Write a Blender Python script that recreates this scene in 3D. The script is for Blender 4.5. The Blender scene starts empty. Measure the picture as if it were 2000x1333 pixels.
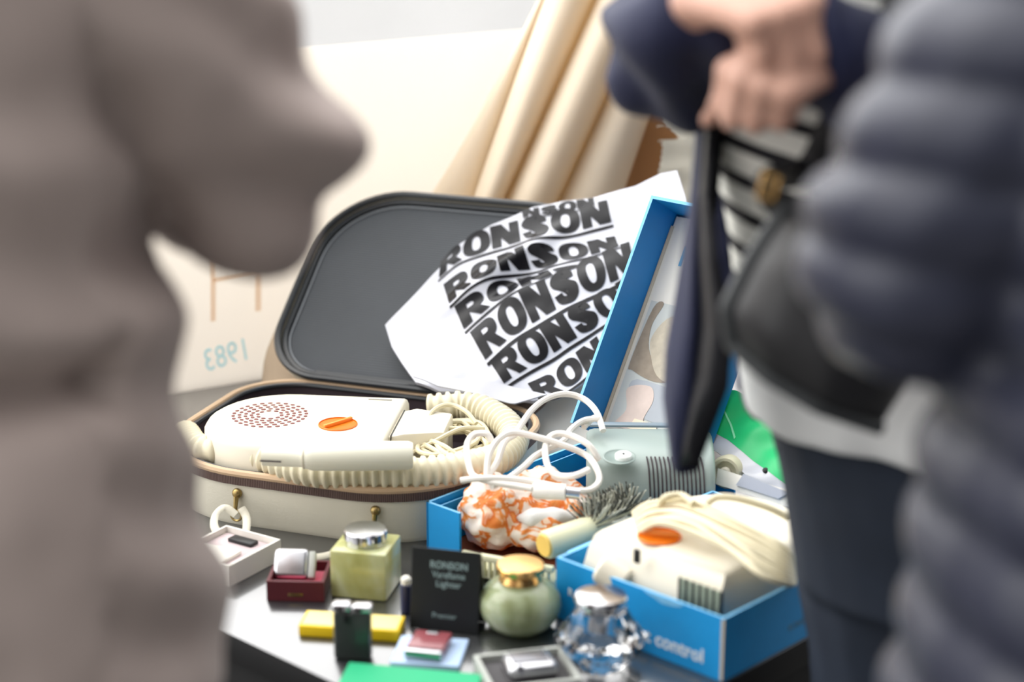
import bpy, bmesh, math, random
from mathutils import Vector, Matrix, noise, Euler
random.seed(7)
R=math.radians
V=Vector
COL=bpy.context.scene.collection
CAMZ=1.54; PITCH=R(17.0); FPX=3889.0
_c,_s=math.cos(PITCH),math.sin(PITCH)
# ---- measuring helpers: a point of the photograph to a point of the place, on a given height / at a given distance / on a plane
def ray(px,py):
    a=(px-1000)/FPX; v=(666.5-py)/FPX
    return V((a,_c+v*_s,-_s+v*_c))
O0=V((0,0,CAMZ))
def G(px,py,z):
    d=ray(px,py); return O0+d*((z-CAMZ)/d.z)
def D(px,py,t): return O0+ray(px,py)*t
def onplane(px,py,p0,n):
    d=ray(px,py); return O0+d*((p0-O0).dot(n)/d.dot(n))

# ---------------------------------------------------------------- materials
def lin(h):
    h=h.lstrip('#'); r=[int(h[i:i+2],16)/255 for i in (0,2,4)]
    return tuple(x/12.92 if x<=.04045 else ((x+.055)/1.055)**2.4 for x in r)+(1,)
MATS={}
def M(name,col='#888888',rough=.5,metal=0.0,spec=.5,noise_amt=.06,noise_scale=30,bump=0.0,bump_scale=200,trans=0.0,ior=1.45,coat=0.0,transl=0.0,transl_col=None,sheen=0.0,sss=0.0,emit=None,wave=None):
    if name in MATS: return MATS[name]
    m=bpy.data.materials.new(name); m.use_nodes=True; nt=m.node_tree; N=nt.nodes; L=nt.links
    b=N['Principled BSDF']; out=N['Material Output']
    c=lin(col)
    b.inputs['Roughness'].default_value=rough; b.inputs['Metallic'].default_value=metal
    b.inputs['Specular IOR Level'].default_value=spec; b.inputs['IOR'].default_value=ior
    b.inputs['Transmission Weight'].default_value=trans; b.inputs['Coat Weight'].default_value=coat
    b.inputs['Sheen Weight'].default_value=sheen
    if sss: b.inputs['Subsurface Weight'].default_value=sss; b.inputs['Subsurface Radius'].default_value=(.012,.006,.004); b.inputs['Subsurface Scale'].default_value=.5
    tc=N.new('ShaderNodeTexCoord')
    if noise_amt>0:
        nz=N.new('ShaderNodeTexNoise'); nz.inputs['Scale'].default_value=noise_scale; nz.inputs['Detail'].default_value=4
        L.new(tc.outputs['Object'],nz.inputs['Vector'])
        mx=N.new('ShaderNodeMix'); mx.data_type='RGBA'
        mx.inputs[6].default_value=tuple(x*(1-noise_amt*1.5) for x in c[:3])+(1,)
        mx.inputs[7].default_value=tuple(min(1,x*(1+noise_amt)) for x in c[:3])+(1,)
        L.new(nz.outputs['Fac'],mx.inputs[0]); L.new(mx.outputs[2],b.inputs['Base Color'])
    else: b.inputs['Base Color'].default_value=c
    if bump>0 or wave:
        bp=N.new('ShaderNodeBump'); bp.inputs['Strength'].default_value=bump if not wave else wave[1]; bp.inputs['Distance'].default_value=.002
        if wave:
            w=N.new('ShaderNodeTexWave'); w.bands_direction=wave[2]; w.inputs['Scale'].default_value=wave[0]; w.inputs['Distortion'].default_value=.3
            L.new(tc.outputs['Object'],w.inputs['Vector']); L.new(w.outputs['Fac'],bp.inputs['Height'])
        else:
            n2=N.new('ShaderNodeTexNoise'); n2.inputs['Scale'].default_value=bump_scale; n2.inputs['Detail'].default_value=3
            L.new(tc.outputs['Object'],n2.inputs['Vector']); L.new(n2.outputs['Fac'],bp.inputs['Height'])
        L.new(bp.outputs['Normal'],b.inputs['Normal'])
    if transl>0:
        t=N.new('ShaderNodeBsdfTranslucent'); t.inputs['Color'].default_value=lin(transl_col or col)
        ms=N.new('ShaderNodeMixShader'); ms.inputs[0].default_value=transl
        L.new(b.outputs[0],ms.inputs[1]); L.new(t.outputs[0],ms.inputs[2]); L.new(ms.outputs[0],out.inputs['Surface'])
    MATS[name]=m; return m
def ramp_mat(name,kind,stops,scale,rough=.6,**kw):
    """colour pattern of the thing's own print / veining"""
    m=M(name,'#808080',rough,noise_amt=0,**kw); nt=m.node_tree; N=nt.nodes; L=nt.links; b=N['Principled BSDF']
    tc=N.new('ShaderNodeTexCoord')
    if kind=='noise':
        t=N.new('ShaderNodeTexNoise'); t.inputs['Scale'].default_value=scale; t.inputs['Detail'].default_value=3; t.inputs['Distortion'].default_value=1.2; o=t.outputs['Fac']
    elif kind=='vor':
        t=N.new('ShaderNodeTexVoronoi'); t.inputs['Scale'].default_value=scale; o=t.outputs['Distance']
    else:
        t=N.new('ShaderNodeTexWave'); t.bands_direction='Z'; t.wave_profile='SIN'; t.inputs['Scale'].default_value=scale; t.inputs['Distortion'].default_value=.6; t.inputs['Detail Scale'].default_value=1.0;o=t.outputs['Fac']
    L.new(tc.outputs['Object'],t.inputs['Vector'])
    r=N.new('ShaderNodeValToRGB'); e=r.color_ramp.elements
    for i,(p,c) in enumerate(stops):
        q=e[i] if i<2 else e.new(p)
        q.position=p; q.color=lin(c)
    L.new(o,r.inputs['Fac']); L.new(r.outputs['Color'],b.inputs['Base Color'])
    return m

# ---------------------------------------------------------------- mesh helpers
def nb(): return bmesh.new()
def merge(dst,src,mtx=None,mi=None):
    if mtx is not None: src.transform(mtx)
    if mi is not None:
        for f in src.faces: f.material_index=mi
    me=bpy.data.meshes.new('tmp'); src.to_mesh(me); src.free()
    dst.from_mesh(me); bpy.data.meshes.remove(me)
def T(loc=(0,0,0),rz=0,rx=0,ry=0,order='XYZ'):
    return Matrix.Translation(V(loc))@Euler((rx,ry,rz),order).to_matrix().to_4x4()
def bev(b,w,seg=2,ang=30):
    if w>0:
        b.normal_update()
        es=[e for e in b.edges if len(e.link_faces)==2 and e.calc_face_angle(0)>R(ang)]
        bmesh.ops.bevel(b,geom=es,offset=w,segments=seg,profile=.5,affect='EDGES',clamp_overlap=True)
    return b
def box(bm,sx,sy,sz,mtx=None,bevel=0.0,seg=2,mi=0,base=True):
    """box, centred in x,y; z from 0 (base) or centred"""
    b=nb(); bmesh.ops.create_cube(b,size=1)
    b.transform(Matrix.Translation((0,0,.5 if base else 0)))
    b.transform(Matrix.Diagonal((sx,sy,sz,1)))
    bev(b,bevel,seg); merge(bm,b,mtx,mi)
def loft(bm,rings,cap=True,closed=False,mi=0,mtx=None):
    b=nb(); vr=[[b.verts.new(p) for p in r] for r in rings]; n=len(rings[0])
    idx=list(range(len(vr)-1))+([len(vr)-1] if closed else [])
    for i in idx:
        A=vr[i]; B=vr[(i+1)%len(vr)]
        for j in range(n):
            try: b.faces.new((A[j],A[(j+1)%n],B[(j+1)%n],B[j]))
            except ValueError: pass
    if cap and not closed:
        b.faces.new(list(reversed(vr[0]))); b.faces.new(vr[-1])
    bmesh.ops.recalc_face_normals(b,faces=b.faces)
    merge(bm,b,mtx,mi)
def prism(bm,pts,z0,z1,bevel=0,seg=2,mtx=None,mi=0):
    b=nb(); lo=[b.verts.new((p[0],p[1],z0)) for p in pts]; hi=[b.verts.new((p[0],p[1],z1)) for p in pts]; n=len(pts)
    for i in range(n): b.faces.new((lo[i],lo[(i+1)%n],hi[(i+1)%n],hi[i]))
    b.faces.new(list(reversed(lo))); b.faces.new(hi)
    bmesh.ops.recalc_face_normals(b,faces=b.faces)
    if bevel: bev(b,bevel,seg,50)
    merge(bm,b,mtx,mi)
def lathe(bm,prof,n=32,mtx=None,mi=0):
    rings=[]
    for r,z in prof: rings.append([V((max(r,1e-5)*math.cos(2*math.pi*k/n),max(r,1e-5)*math.sin(2*math.pi*k/n),z)) for k in range(n)])
    loft(bm,rings,True,False,mi,mtx)
def cat(pts,n=8,closed=False):
    P=[V(p) for p in pts]; out=[]; m=len(P)
    segs=m if closed else m-1
    for i in range(segs):
        if closed: p0,p1,p2,p3=P[(i-1)%m],P[i],P[(i+1)%m],P[(i+2)%m]
        else: p0,p1,p2,p3=P[max(i-1,0)],P[i],P[i+1],P[min(i+2,m-1)]
        for k in range(n):
            t=k/n
            out.append(.5*((2*p1)+(p2-p0)*t+(2*p0-5*p1+4*p2-p3)*t*t+(-p0+3*p1-3*p2+p3)*t**3))
    if not closed: out.append(P[-1].copy())
    return out
def resample(P,n):
    P=[V(p) for p in P]
    L=[0]
    for i in range(1,len(P)): L.append(L[-1]+(P[i]-P[i-1]).length)
    out=[];j=0
    for k in range(n):
        s=L[-1]*k/(n-1)
        while j<len(P)-2 and L[j+1]<s: j+=1
        d=L[j+1]-L[j]; out.append(P[j].lerp(P[j+1],0 if d<1e-9 else (s-L[j])/d))
    return out
def tube(bm,path,r,n=8,closed=False,mi=0,flat=1.0,up=None,mtx=None):
    """tube along a path; r a number or list; flat<1 makes a ribbon"""
    m=len(path); rings=[]; prevn=V(up) if up else None
    for i,p in enumerate(path):
        if closed: t=path[(i+1)%m]-path[(i-1)%m]
        else: t=path[min(i+1,m-1)]-path[max(i-1,0)]
        if t.length<1e-9: t=V((0,0,1))
        t=t.normalized()
        if prevn is None:
            prevn=t.orthogonal()
        nn=(prevn-t*prevn.dot(t))
        if nn.length<1e-6: nn=t.orthogonal()
        nn.normalize(); bb=t.cross(nn)
        if not up: prevn=nn
        rr=r[i] if isinstance(r,(list,tuple)) else r
        rings.append([p+nn*(rr*math.cos(2*math.pi*k/n)*flat)+bb*(rr*math.sin(2*math.pi*k/n)) for k in range(n)])
    if closed and not up:
        # take out the frame's twist at the seam
        best=min(range(n),key=lambda s:sum((rings[0][(k+s)%n]-rings[-1][k]).length for k in range(n)))
        # spread it evenly is unneeded for thin cord: close with a shifted ring
        rings.append([rings[0][(k+best)%n] for k in range(n)])
        loft(bm,rings,False,False,mi,mtx)
    else: loft(bm,rings,not closed,closed,mi,mtx)
def ell(bm,c,r,mtx=None,seg=20,mi=0):
    b=nb(); bmesh.ops.create_uvsphere(b,u_segments=seg,v_segments=max(8,seg//2),radius=1)
    b.transform(Matrix.Diagonal((r[0],r[1],r[2],1))); 
    if mtx is not None: b.transform(mtx)
    b.transform(Matrix.Translation(V(c))); merge(bm,b,None,mi)
def slab(bm,grid,th,mi=0,nrm=None,mtx=None):
    """closed sheet from a grid of points, thickened by th behind"""
    nu=len(grid); nv=len(grid[0]); b=nb()
    def nm(i,j):
        if nrm is not None: return V(nrm)
        a=grid[min(i+1,nu-1)][j]-grid[max(i-1,0)][j]; c=grid[i][min(j+1,nv-1)]-grid[i][max(j-1,0)]
        q=a.cross(c); return q.normalized() if q.length>1e-12 else V((0,-1,0))
    F=[[b.verts.new(grid[i][j]) for j in range(nv)] for i in range(nu)]
    K=[[b.verts.new(grid[i][j]-nm(i,j)*th) for j in range(nv)] for i in range(nu)]
    for i in range(nu-1):
        for j in range(nv-1):
            b.faces.new((F[i][j],F[i+1][j],F[i+1][j+1],F[i][j+1]))
            b.faces.new((K[i][j],K[i][j+1],K[i+1][j+1],K[i+1][j]))
    for i in range(nu-1):
        b.faces.new((F[i][0],K[i][0],K[i+1][0],F[i+1][0])); b.faces.new((F[i][-1],F[i+1][-1],K[i+1][-1],K[i][-1]))
    for j in range(nv-1):
        b.faces.new((F[0][j],F[0][j+1],K[0][j+1],K[0][j])); b.faces.new((F[-1][j],K[-1][j],K[-1][j+1],F[-1][j+1]))
    bmesh.ops.recalc_face_normals(b,faces=b.faces)
    merge(bm,b,mtx,mi)
def coons(top,bot,left,right,nu,nv):
    """top/bot run left to right, left/right run top to bottom; any dimension"""
    t=resample(top,nu); b=resample(bot,nu); l=resample(left,nv); r=resample(right,nv)
    g=[]
    for i in range(nu):
        u=i/(nu-1); row=[]
        for j in range(nv):
            v=j/(nv-1)
            row.append(t[i]*(1-v)+b[i]*v+l[j]*(1-u)+r[j]*u-(t[0]*(1-u)*(1-v)+t[-1]*u*(1-v)+b[0]*(1-u)*v+b[-1]*u*v))
        g.append(row)
    return g
def P2(l): return [V((x,y,0)) for x,y in l]
def remesh(bm,voxel,smooth=2,factor=.5):
    me=bpy.data.meshes.new('rm'); bm.to_mesh(me); bm.free()
    o=bpy.data.objects.new('rm',me); COL.objects.link(o)
    md=o.modifiers.new('r','REMESH'); md.mode='VOXEL'; md.voxel_size=voxel; md.adaptivity=0
    dg=bpy.context.evaluated_depsgraph_get(); dg.update()
    me2=bpy.data.meshes.new_from_object(o.evaluated_get(dg))
    b=nb(); b.from_mesh(me2)
    bpy.data.objects.remove(o); bpy.data.meshes.remove(me); bpy.data.meshes.remove(me2)
    for _ in range(smooth): bmesh.ops.smooth_vert(b,verts=b.verts,factor=factor,use_axis_x=True,use_axis_y=True,use_axis_z=True)
    return b
def displace(bm,fn):
    bm.normal_update()
    mv=[(v,v.normal*fn(v.co)) for v in bm.verts]
    for v,d in mv: v.co+=d
def put(name,bm,mat,parent=None,smooth=True,ang=40,label=None):
    me=bpy.data.meshes.new(name); bm.to_mesh(me); bm.free()
    for m in (mat if isinstance(mat,(list,tuple)) else [mat]): me.materials.append(m)
    if smooth:
        me.polygons.foreach_set('use_smooth',[True]*len(me.polygons)); me.set_sharp_from_angle(angle=R(ang))
    o=bpy.data.objects.new(name,me); COL.objects.link(o)
    if parent is not None: o.parent=parent
    if label: o['label']=label
    return o
def thing(name,label,cat_,loc=(0,0,0),rz=0,group=None):
    o=bpy.data.objects.new(name,None); COL.objects.link(o); o.empty_display_size=.05
    o.location=loc; o.rotation_euler=(0,0,rz); o['label']=label; o['category']=cat_
    if group: o['group']=group
    return o
def tag(o,label,cat_,group=None,kind=None):
    o['label']=label; o['category']=cat_
    if group: o['group']=group
    if kind: o['kind']=kind
    return o
def struct(name,bm,mat,label=None,**k):
    o=put(name,bm,mat,**k); o['kind']='structure'
    if label: o['label']=label
    return o
def text_mesh(bm,s,size,mtx,depth=.0003,bold=0.0,align='CENTER',xs=1.0,mi=0):
    cu=bpy.data.curves.new('t','FONT'); cu.body=s; cu.size=size; cu.align_x=align; cu.align_y='CENTER'; cu.extrude=depth; cu.offset=bold; cu.resolution_u=3
    o=bpy.data.objects.new('t',cu); COL.objects.link(o)
    dg=bpy.context.evaluated_depsgraph_get(); dg.update()
    me=bpy.data.meshes.new_from_object(o.evaluated_get(dg)); b=nb(); b.from_mesh(me)
    bpy.data.objects.remove(o); bpy.data.curves.remove(cu); bpy.data.meshes.remove(me)
    b.transform(Matrix.Diagonal((xs,1,1,1))); merge(bm,b,mtx,mi)
def limb(bm,pts,rad,n=14):
    """tapered limb for a body that is remeshed afterwards"""
    pts=[V(p) for p in pts]
    for i,p in enumerate(pts): ell(bm,p,(rad[i],)*3,seg=14)
    for i in range(len(pts)-1):
        if (pts[i+1]-pts[i]).length>1e-4:
            tube(bm,[pts[i],pts[i].lerp(pts[i+1],.5),pts[i+1]],[rad[i],(rad[i]+rad[i+1])/2,rad[i+1]],n)
def ering(c,hw,hd,S,F,n=28,e=2.3):
    out=[]
    for k in range(n):
        a=2*math.pi*k/n; ca,sa=math.cos(a),math.sin(a)
        x=math.copysign(abs(ca)**(2/e),ca); y=math.copysign(abs(sa)**(2/e),sa)
        out.append(V(c)+S*(hw*x)+F*(hd*y))
    return out

# ================================================================= materials used
cream=M('cream_plastic','#e6dfcc',.38,noise_amt=.02,sss=.0)
cream_hose=M('cream_hose_plastic','#e0d8bc',.42,noise_amt=.03)
cord_cream=M('cream_cord','#ded4b4',.45,noise_amt=.03)
cord_white=M('white_cord','#efebe4',.4,noise_amt=.02)
orange=M('orange_plastic','#e8760c',.35,noise_amt=.05)
dark_hole=M('dark_red_grille','#7e4a48',.6,noise_amt=.05)
black_pl=M('black_plastic','#17181a',.4,noise_amt=.05)
dark_slot=M('dark_slot','#3a2f33',.7,noise_amt=0)
shell=M('cream_leatherette','#d3cebd',.5,noise_amt=.04,bump=.15,bump_scale=500)
tan_pipe=M('tan_piping','#c8ab8a',.45,noise_amt=.05)
zipm=M('brown_zip_tape','#5c4842',.7,noise_amt=.1,wave=(160,.6,'X'))
pipe_black=M('black_piping','#24282c',.32,noise_amt=.05,spec=.7)
lining=M('black_ribbed_lining','#43474c',.62,noise_amt=.08,noise_scale=14,wave=(115,.45,'Y'))
brass=M('worn_brass','#a58f5e',.35,metal=1,noise_amt=.1)
chrome=M('chrome','#d8d8dc',.12,metal=1,noise_amt=.03)
chrome_soft=M('brushed_chrome','#c9c9cd',.28,metal=1,noise_amt=.03)
gold=M('gold_metal','#e0b472',.22,metal=1,noise_amt=.04)
blue=M('blue_card','#0a93d8',.5,noise_amt=.05,noise_scale=60)
blue_in=M('blue_card_inner','#0a80c0',.55,noise_amt=.06,noise_scale=60)
blue_edge=M('worn_lit_blue_card_edge','#7cc0ea',.6,noise_amt=.12,noise_scale=120)  # pale from wear, with the bright light on the rims put into the colour
brown_card=M('brown_card','#7a3f24',.8,noise_amt=.12)
white_card=M('white_card','#e6e3da',.6,noise_amt=.03)
beige_card=M('beige_card_edge','#c9bda6',.7,noise_amt=.06)
white_ink=M('white_ink','#dfe9f0',.6,noise_amt=0)
blue_ink=M('blue_ink','#2f9fd0',.6,noise_amt=0)
poly_white=M('white_polythene','#d4d6df',.28,noise_amt=.015,spec=.5,coat=.3,transl=.12,transl_col='#f6f4f6')
poly_black=M('black_ink_on_polythene','#0c0b10',.22,noise_amt=.0,spec=.25,coat=.03)
table_m=M('black_laminate','#202225',.30,noise_amt=.05,spec=.5,ior=1.9,coat=1.0)
MATS['black_laminate'].node_tree.nodes['Principled BSDF'].inputs['Coat Roughness'].default_value=.14
MATS['black_laminate'].node_tree.nodes['Principled BSDF'].inputs['Coat IOR'].default_value=1.85
skirt_m=M('black_table_skirt','#0e0e10',.8,noise_amt=.1)
grey_body=M('grey_green_plastic','#9caaa5',.35,noise_amt=.02,spec=.5)
grey_dark=M('grey_metal_edge','#8796a0',.35,noise_amt=.03)
skin=M('skin','#c99d8a',.48,noise_amt=.1,noise_scale=18,sss=.12)
navy=M('navy_wool','#1a2040',.75,noise_amt=.14,noise_scale=40,sheen=.04,bump=.25,bump_scale=600)
denim=M('dark_denim','#222b3a',.8,noise_amt=.22,noise_scale=22,bump=.3,bump_scale=900)
puffer=M('navy_puffer_nylon','#252839',.42,noise_amt=.10,noise_scale=14,sheen=.03)
taupe=M('taupe_coat_wool','#ab9c96',.85,noise_amt=.12,noise_scale=8,sheen=.12)
trouser=M('black_trouser_cloth','#1b1b1f',.85,noise_amt=.1)
shoe_m=M('black_shoe_leather','#151416',.4,noise_amt=.1)
white_cloth=M('white_cotton','#e2e4e4',.8,noise_amt=.04,bump=.2,bump_scale=60)
bag_leather=M('black_bag_leather','#2b2b2d',.45,noise_amt=.1,bump=.25,bump_scale=300)
hair_dark=M('brown_hair','#3a2a20',.5,noise_amt=.25,noise_scale=60)
hair_grey=M('grey_hair','#8b8580',.5,noise_amt=.2,noise_scale=60)
eye_m=M('eye_white','#e8e6e2',.2,noise_amt=0)
onyx_pale=ramp_mat('green_onyx','noise',[(.25,'#9c9c58'),(.45,'#b2b47a'),(.58,'#bfc498'),(.75,'#a8ab72')],14,rough=.22,sss=.25,coat=.4)
onyx_green=ramp_mat('grey_green_onyx','noise',[(.28,'#7a8158'),(.45,'#98a27c'),(.60,'#b0ba9c'),(.75,'#8a936a')],16,rough=.22,sss=.2,coat=.4)
glass=M('clear_crystal','#ffffff',.02,noise_amt=0,trans=1.0,ior=1.54)
yellow=M('yellow_card','#f2cd10',.5,noise_amt=.05)
yellow_top=M('pale_yellow_card','#f6e49a',.45,noise_amt=.05)
maroon=M('maroon_leatherette','#5a2029',.45,noise_amt=.1,bump=.2,bump_scale=500)
maroon_light=M('maroon_enamel','#8e4a50',.3,noise_amt=.06,coat=.4)
velvet=M('red_velvet','#c02c50',.8,noise_amt=.15,sheen=.6)
pale_blue=M('pale_blue_card','#bcd4f4',.5,noise_amt=.03)
green_m=M('green_card','#1fae78',.6,noise_amt=.05)
green_bag=M('green_print_polythene','#2fcf80',.35,noise_amt=.08,noise_scale=25,transl=.2,transl_col='#3fe08f')
grey_box=M('grey_card','#b5b8b2',.55,noise_amt=.05)
grey_slate=M('blue_grey_sheet','#a3a8b4',.6,noise_amt=.04)
drape_m=M('cream_curtain_cloth','#f4ecdc',.85,noise_amt=.03,bump=.2,bump_scale=900,transl=.36,transl_col='#f6e0bc')
frayed_m=M('cream_calico','#eae6d8',.9,noise_amt=.04,bump=.25,bump_scale=900,transl=.2,transl_col='#efe4c8')
shade_brown=M('shaded_cloth_brown','#b98a5f',.85,noise_amt=.08)  # brown stands for cream curtain cloth lying in shade
tan_shaded_cloth=M('tan_shaded_cloth','#b3a08a',.85,noise_amt=.08,noise_scale=10)
cream_paper=M('cream_paper','#f0ece2',.75,noise_amt=.04,noise_scale=12,transl=.35,transl_col='#f2ede2')
board_m=M('pale_display_board','#f1ece5',.8,noise_amt=.02,noise_scale=4,transl=.68,transl_col='#f7f2eb')
tent_m=M('white_tent_cloth','#f0f0f0',.85,noise_amt=.03,noise_scale=5,transl=.5,transl_col='#f2f2f2')
tan_ink=M('faded_tan_ink','#e6d6c8',.8,noise_amt=.05,transl=.85,transl_col='#efdccb')
pale_blue_ink=M('faded_blue_ink','#b5dfec',.8,noise_amt=.05,transl=.85,transl_col='#b9e4f2')
pave=M('grey_pavement','#6a6967',.9,noise_amt=.12,noise_scale=12,bump=.4,bump_scale=90)
yellow_pl=M('amber_plastic','#ecc564',.4,noise_amt=.06)
bristle_m=M('grey_bristle','#4f5049',.5,noise_amt=.2,noise_scale=300)
bristle_pale=M('pale_bristle','#d9d9c8',.5,noise_amt=.1,noise_scale=300)
comb_m=M('cream_green_plastic','#d9d8b6',.42,noise_amt=.04)
tan_label=M('tan_label','#c3ae74',.6,noise_amt=.05)
blue_tube=M('dark_blue_plastic','#2b3050',.35,noise_amt=.05)
cap_cloth=ramp_mat('orange_white_print_cloth','noise',[(.40,'#f6efe6'),(.49,'#f4e6d8'),(.525,'#ef9a4e'),(.60,'#e2701f'),(.64,'#f3d8be')],40,rough=.6,transl=.15,transl_col='#f2a050')

# ================================================================= the setting
b=nb(); box(b,14,16,.1,T((0,4,-.1))); struct('floor',b,pave,'grey paved ground')
b=nb(); g=[[V((x*.12-3,3.75+.02*math.sin(x*1.7),z*.1)) for z in range(15)] for x in range(51)]
slab(b,g,.01,nrm=(0,-1,0)); struct('wall_back',b,tent_m,'white tent side cloth behind the stall')

# ---- table
E1=V((.727,-.687,0)); E2=V((.687,.727,0)); TA=math.atan2(-.687,.727)
TO=V((-.258,1.665,0))
def tp(s,p,z=0): q=TO+E1*s+E2*p; return V((q.x,q.y,z))
t=thing('table','black market table carrying the lighters, boxes and hair dryers','table',TO,TA)
s0,s1,p0,p1=-.62,.389,0,.86
b=nb(); box(b,s1-s0,p1-p0,.028,T(((s0+s1)/2,(p0+p1)/2,.722)),.002); b.normal_update()
for f in b.faces:
    if f.normal.z<.5: f.material_index=1
put('tabletop',b,[table_m,M('black_table_edging','#121214',.6,noise_amt=.05,spec=.3)],t)
b=nb()
for (cx,cy,sx,sy) in (((s0+s1)/2,p0+.02,s1-s0-.03,.012),((s0+s1)/2,p1-.02,s1-s0-.03,.012),(s0+.02,(p0+p1)/2,.012,p1-p0-.06),(s1-.02,(p0+p1)/2,.012,p1-p0-.06)):
    box(b,sx,sy,.70,T((cx,cy,.022)))
put('skirt',b,skirt_m,t)
for sx in (s0+.06,s1-.06):
    for sy in (p0+.06,p1-.06):
        b=nb(); box(b,.04,.04,.722,T((sx,sy,0)),.004); put('leg',b,skirt_m,t)

# ================================================================= hair dryer case
CA=R(-20); e1=V((.94,-.342,0)); e2=V((.342,.94,0)); CO=V((-.176,2.046,.75))
def cl(u,v,z=0): q=CO+e1*u+e2*v; return V((q.x,q.y,.75+z))
W2,D2=.185,.150
def outline(off=0.0,n=12,rf=.125,rb=.075,w=W2,d=D2):
    w+=off; d+=off; rf+=off; rb+=off; pts=[]
    for (cx,cy,r,a0) in ((w-rb,d-rb,rb,0),(-(w-rb),d-rb,rb,90),(-(w-rf),-(d-rf),rf,180),(w-rf,-(d-rf),rf,270)):
        for k in range(n+1):
            a=R(a0+90*k/n); pts.append(V((cx+r*math.cos(a),cy+r*math.sin(a),0)))
    return pts
def at_z(pts,z): return [V((p.x,p.y,z)) for p in pts]
case=thing('hair_dryer_case','open cream oval vanity case with black lining, holding a cream bonnet hair dryer','case',CO,CA)
b=nb(); loft(b,[at_z(outline(-.010),.003),at_z(outline(-.003),0.0),at_z(outline(0),.006),at_z(outline(0),.044)][1:]+[at_z(outline(0),.047),at_z(outline(-.004),.047),at_z(outline(-.005),.006)],True)
body=put('case_body',b,shell,case)
b=nb(); loft(b,[at_z(outline(-.003),.045),at_z(outline(.002),.046),at_z(outline(.002),.055),at_z(outline(-.003),.055)],False,True); put('zip_band',b,zipm,case)
b=nb(); tube(b,at_z(outline(-.001),.058),.0042,8,True,up=(0,0,1)); put('rim_piping',b,tan_pipe,case)
b=nb(); tube(b,at_z(outline(-.0075),.057),.003,8,True,up=(0,0,1)); put('inner_piping',b,pipe_black,case)
b=nb(); loft(b,[at_z(outline(-.007),.007),at_z(outline(-.0075),.055),at_z(outline(-.0055),.055),at_z(outline(-.0052),.007)],False,True)
prism(b,[(p.x,p.y) for p in outline(-.0075)],.006,.009); put('inner_lining',b,M('dark_inner_lining','#3a2f35',.8),case)
# lid
LEAN=R(52); LD=.285
def lidpt(a,bb,c):
    return V((a, D2+bb*math.sin(LEAN)-c*math.cos(LEAN), .060+bb*math.cos(LEAN)+c*math.sin(LEAN)))
def lid_outline(off=0.0):
    ps=outline(off,14,.105,.070,w=W2-.002,d=LD/2)
    return [(p.x,LD/2-p.y) for p in ps]
def lidring(off,c): return [lidpt(a,bb,c) for a,bb in lid_outline(off)]
b=nb(); loft(b,[lidring(-.012,-.020),lidring(-.003,-.017),lidring(0,-.010),lidring(0,.006),lidring(-.003,.007),lidring(-.004,-.006)],True)
lid=put('lid',b,shell,case,label='raised lid leaning back')
b=nb(); loft(b,[lidring(-.0035,-.0055),lidring(-.0045,-.0035)],True)
lin_o=put('lid_lining',b,lining,lid,label='dark grey ribbed lining')
b=nb(); tube(b,lidring(-.001,.007),.0042,8,True); tube(b,lidring(-.0085,.001),.0036,8,True); put('lid_piping',b,pipe_black,lid)
# silver seam thread just inside the piping
b=nb(); tube(b,lidring(-.0135,-.0022),.0012,6,True); put('lid_stitching',b,M('grey_stitching','#8d9297',.5),lid)
b=nb(); slab(b,[[V((x,D2-.006,.052)),V((x,D2+.002,.060)),lidpt(x,.004,.004),lidpt(x,.012,.006)] for x in [(-.115+.23*i/10) for i in range(11)]],.004); 
tube(b,[V((x,D2-.002,.066)) for x in (-.118,-.04,.04,.118)],.0045,8); put('hinge',b,pipe_black,case)
# front fittings: two snap rings and a strap
rings=[]
for px,py in ((475,966),(717,992)):
    q=G(px,py,.796); 
    # to case local: nearest outline point on the front wall
    d=q-CO; lu=d.dot(e1)
    cand=[p for p in outline(0,40) if p.y<0]; pt=min(cand,key=lambda p:abs(p.x-lu)); rings.append(pt)
    nrm=V((pt.x*.35,-1,0)).normalized() if True else None
    b=nb(); ell(b,V((pt.x,pt.y,.037))+nrm*.002,(.0055,.0045,.0055),seg=16)
    tube(b,[V((pt.x,pt.y,.034))+nrm*.004,V((pt.x,pt.y,.026))+nrm*.006,V((pt.x-.001,pt.y,.016))+nrm*.006],[.003,.0025,.002],8)
    ring=[V((pt.x+.006*math.cos(a),pt.y,.014+.006*math.sin(a)))+nrm*.006 for a in [2*math.pi*k/16 for k in range(16)]]
    tube(b,ring,.0013,6,True)
    put('strap_ring',b,brass,case)
A_,B_=rings
def loc(px,py,z):
    q=G(px,py,z); d=q-CO; return V((d.dot(e1),d.dot(e2),z-.75))
path=cat([loc(470,1000,.775),loc(447,985,.782),loc(429,1003,.775),loc(432,1030,.768),loc(470,1052,.760),loc(540,1076,.756),loc(600,1082,.756),loc(655,1075,.757),loc(700,1045,.763),loc(712,1016,.770),loc(735,1020,.772),loc(752,1024,.768),loc(752,1045,.760)],8)
for p in path: p.y-=.010
b=nb(); tube(b,path,.0042,8,flat=.4,up=(0,-.6,1)); put('carry_strap',b,shell,case)
path=cat([loc(482,985,.780),loc(492,1005,.772),loc(490,1035,.764),loc(480,1050,.759)],6)
for p in path: p.y-=.012
b=nb(); tube(b,path,.0042,8,flat=.4,up=(0,-.6,1)); put('carry_strap',b,shell,case)

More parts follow.
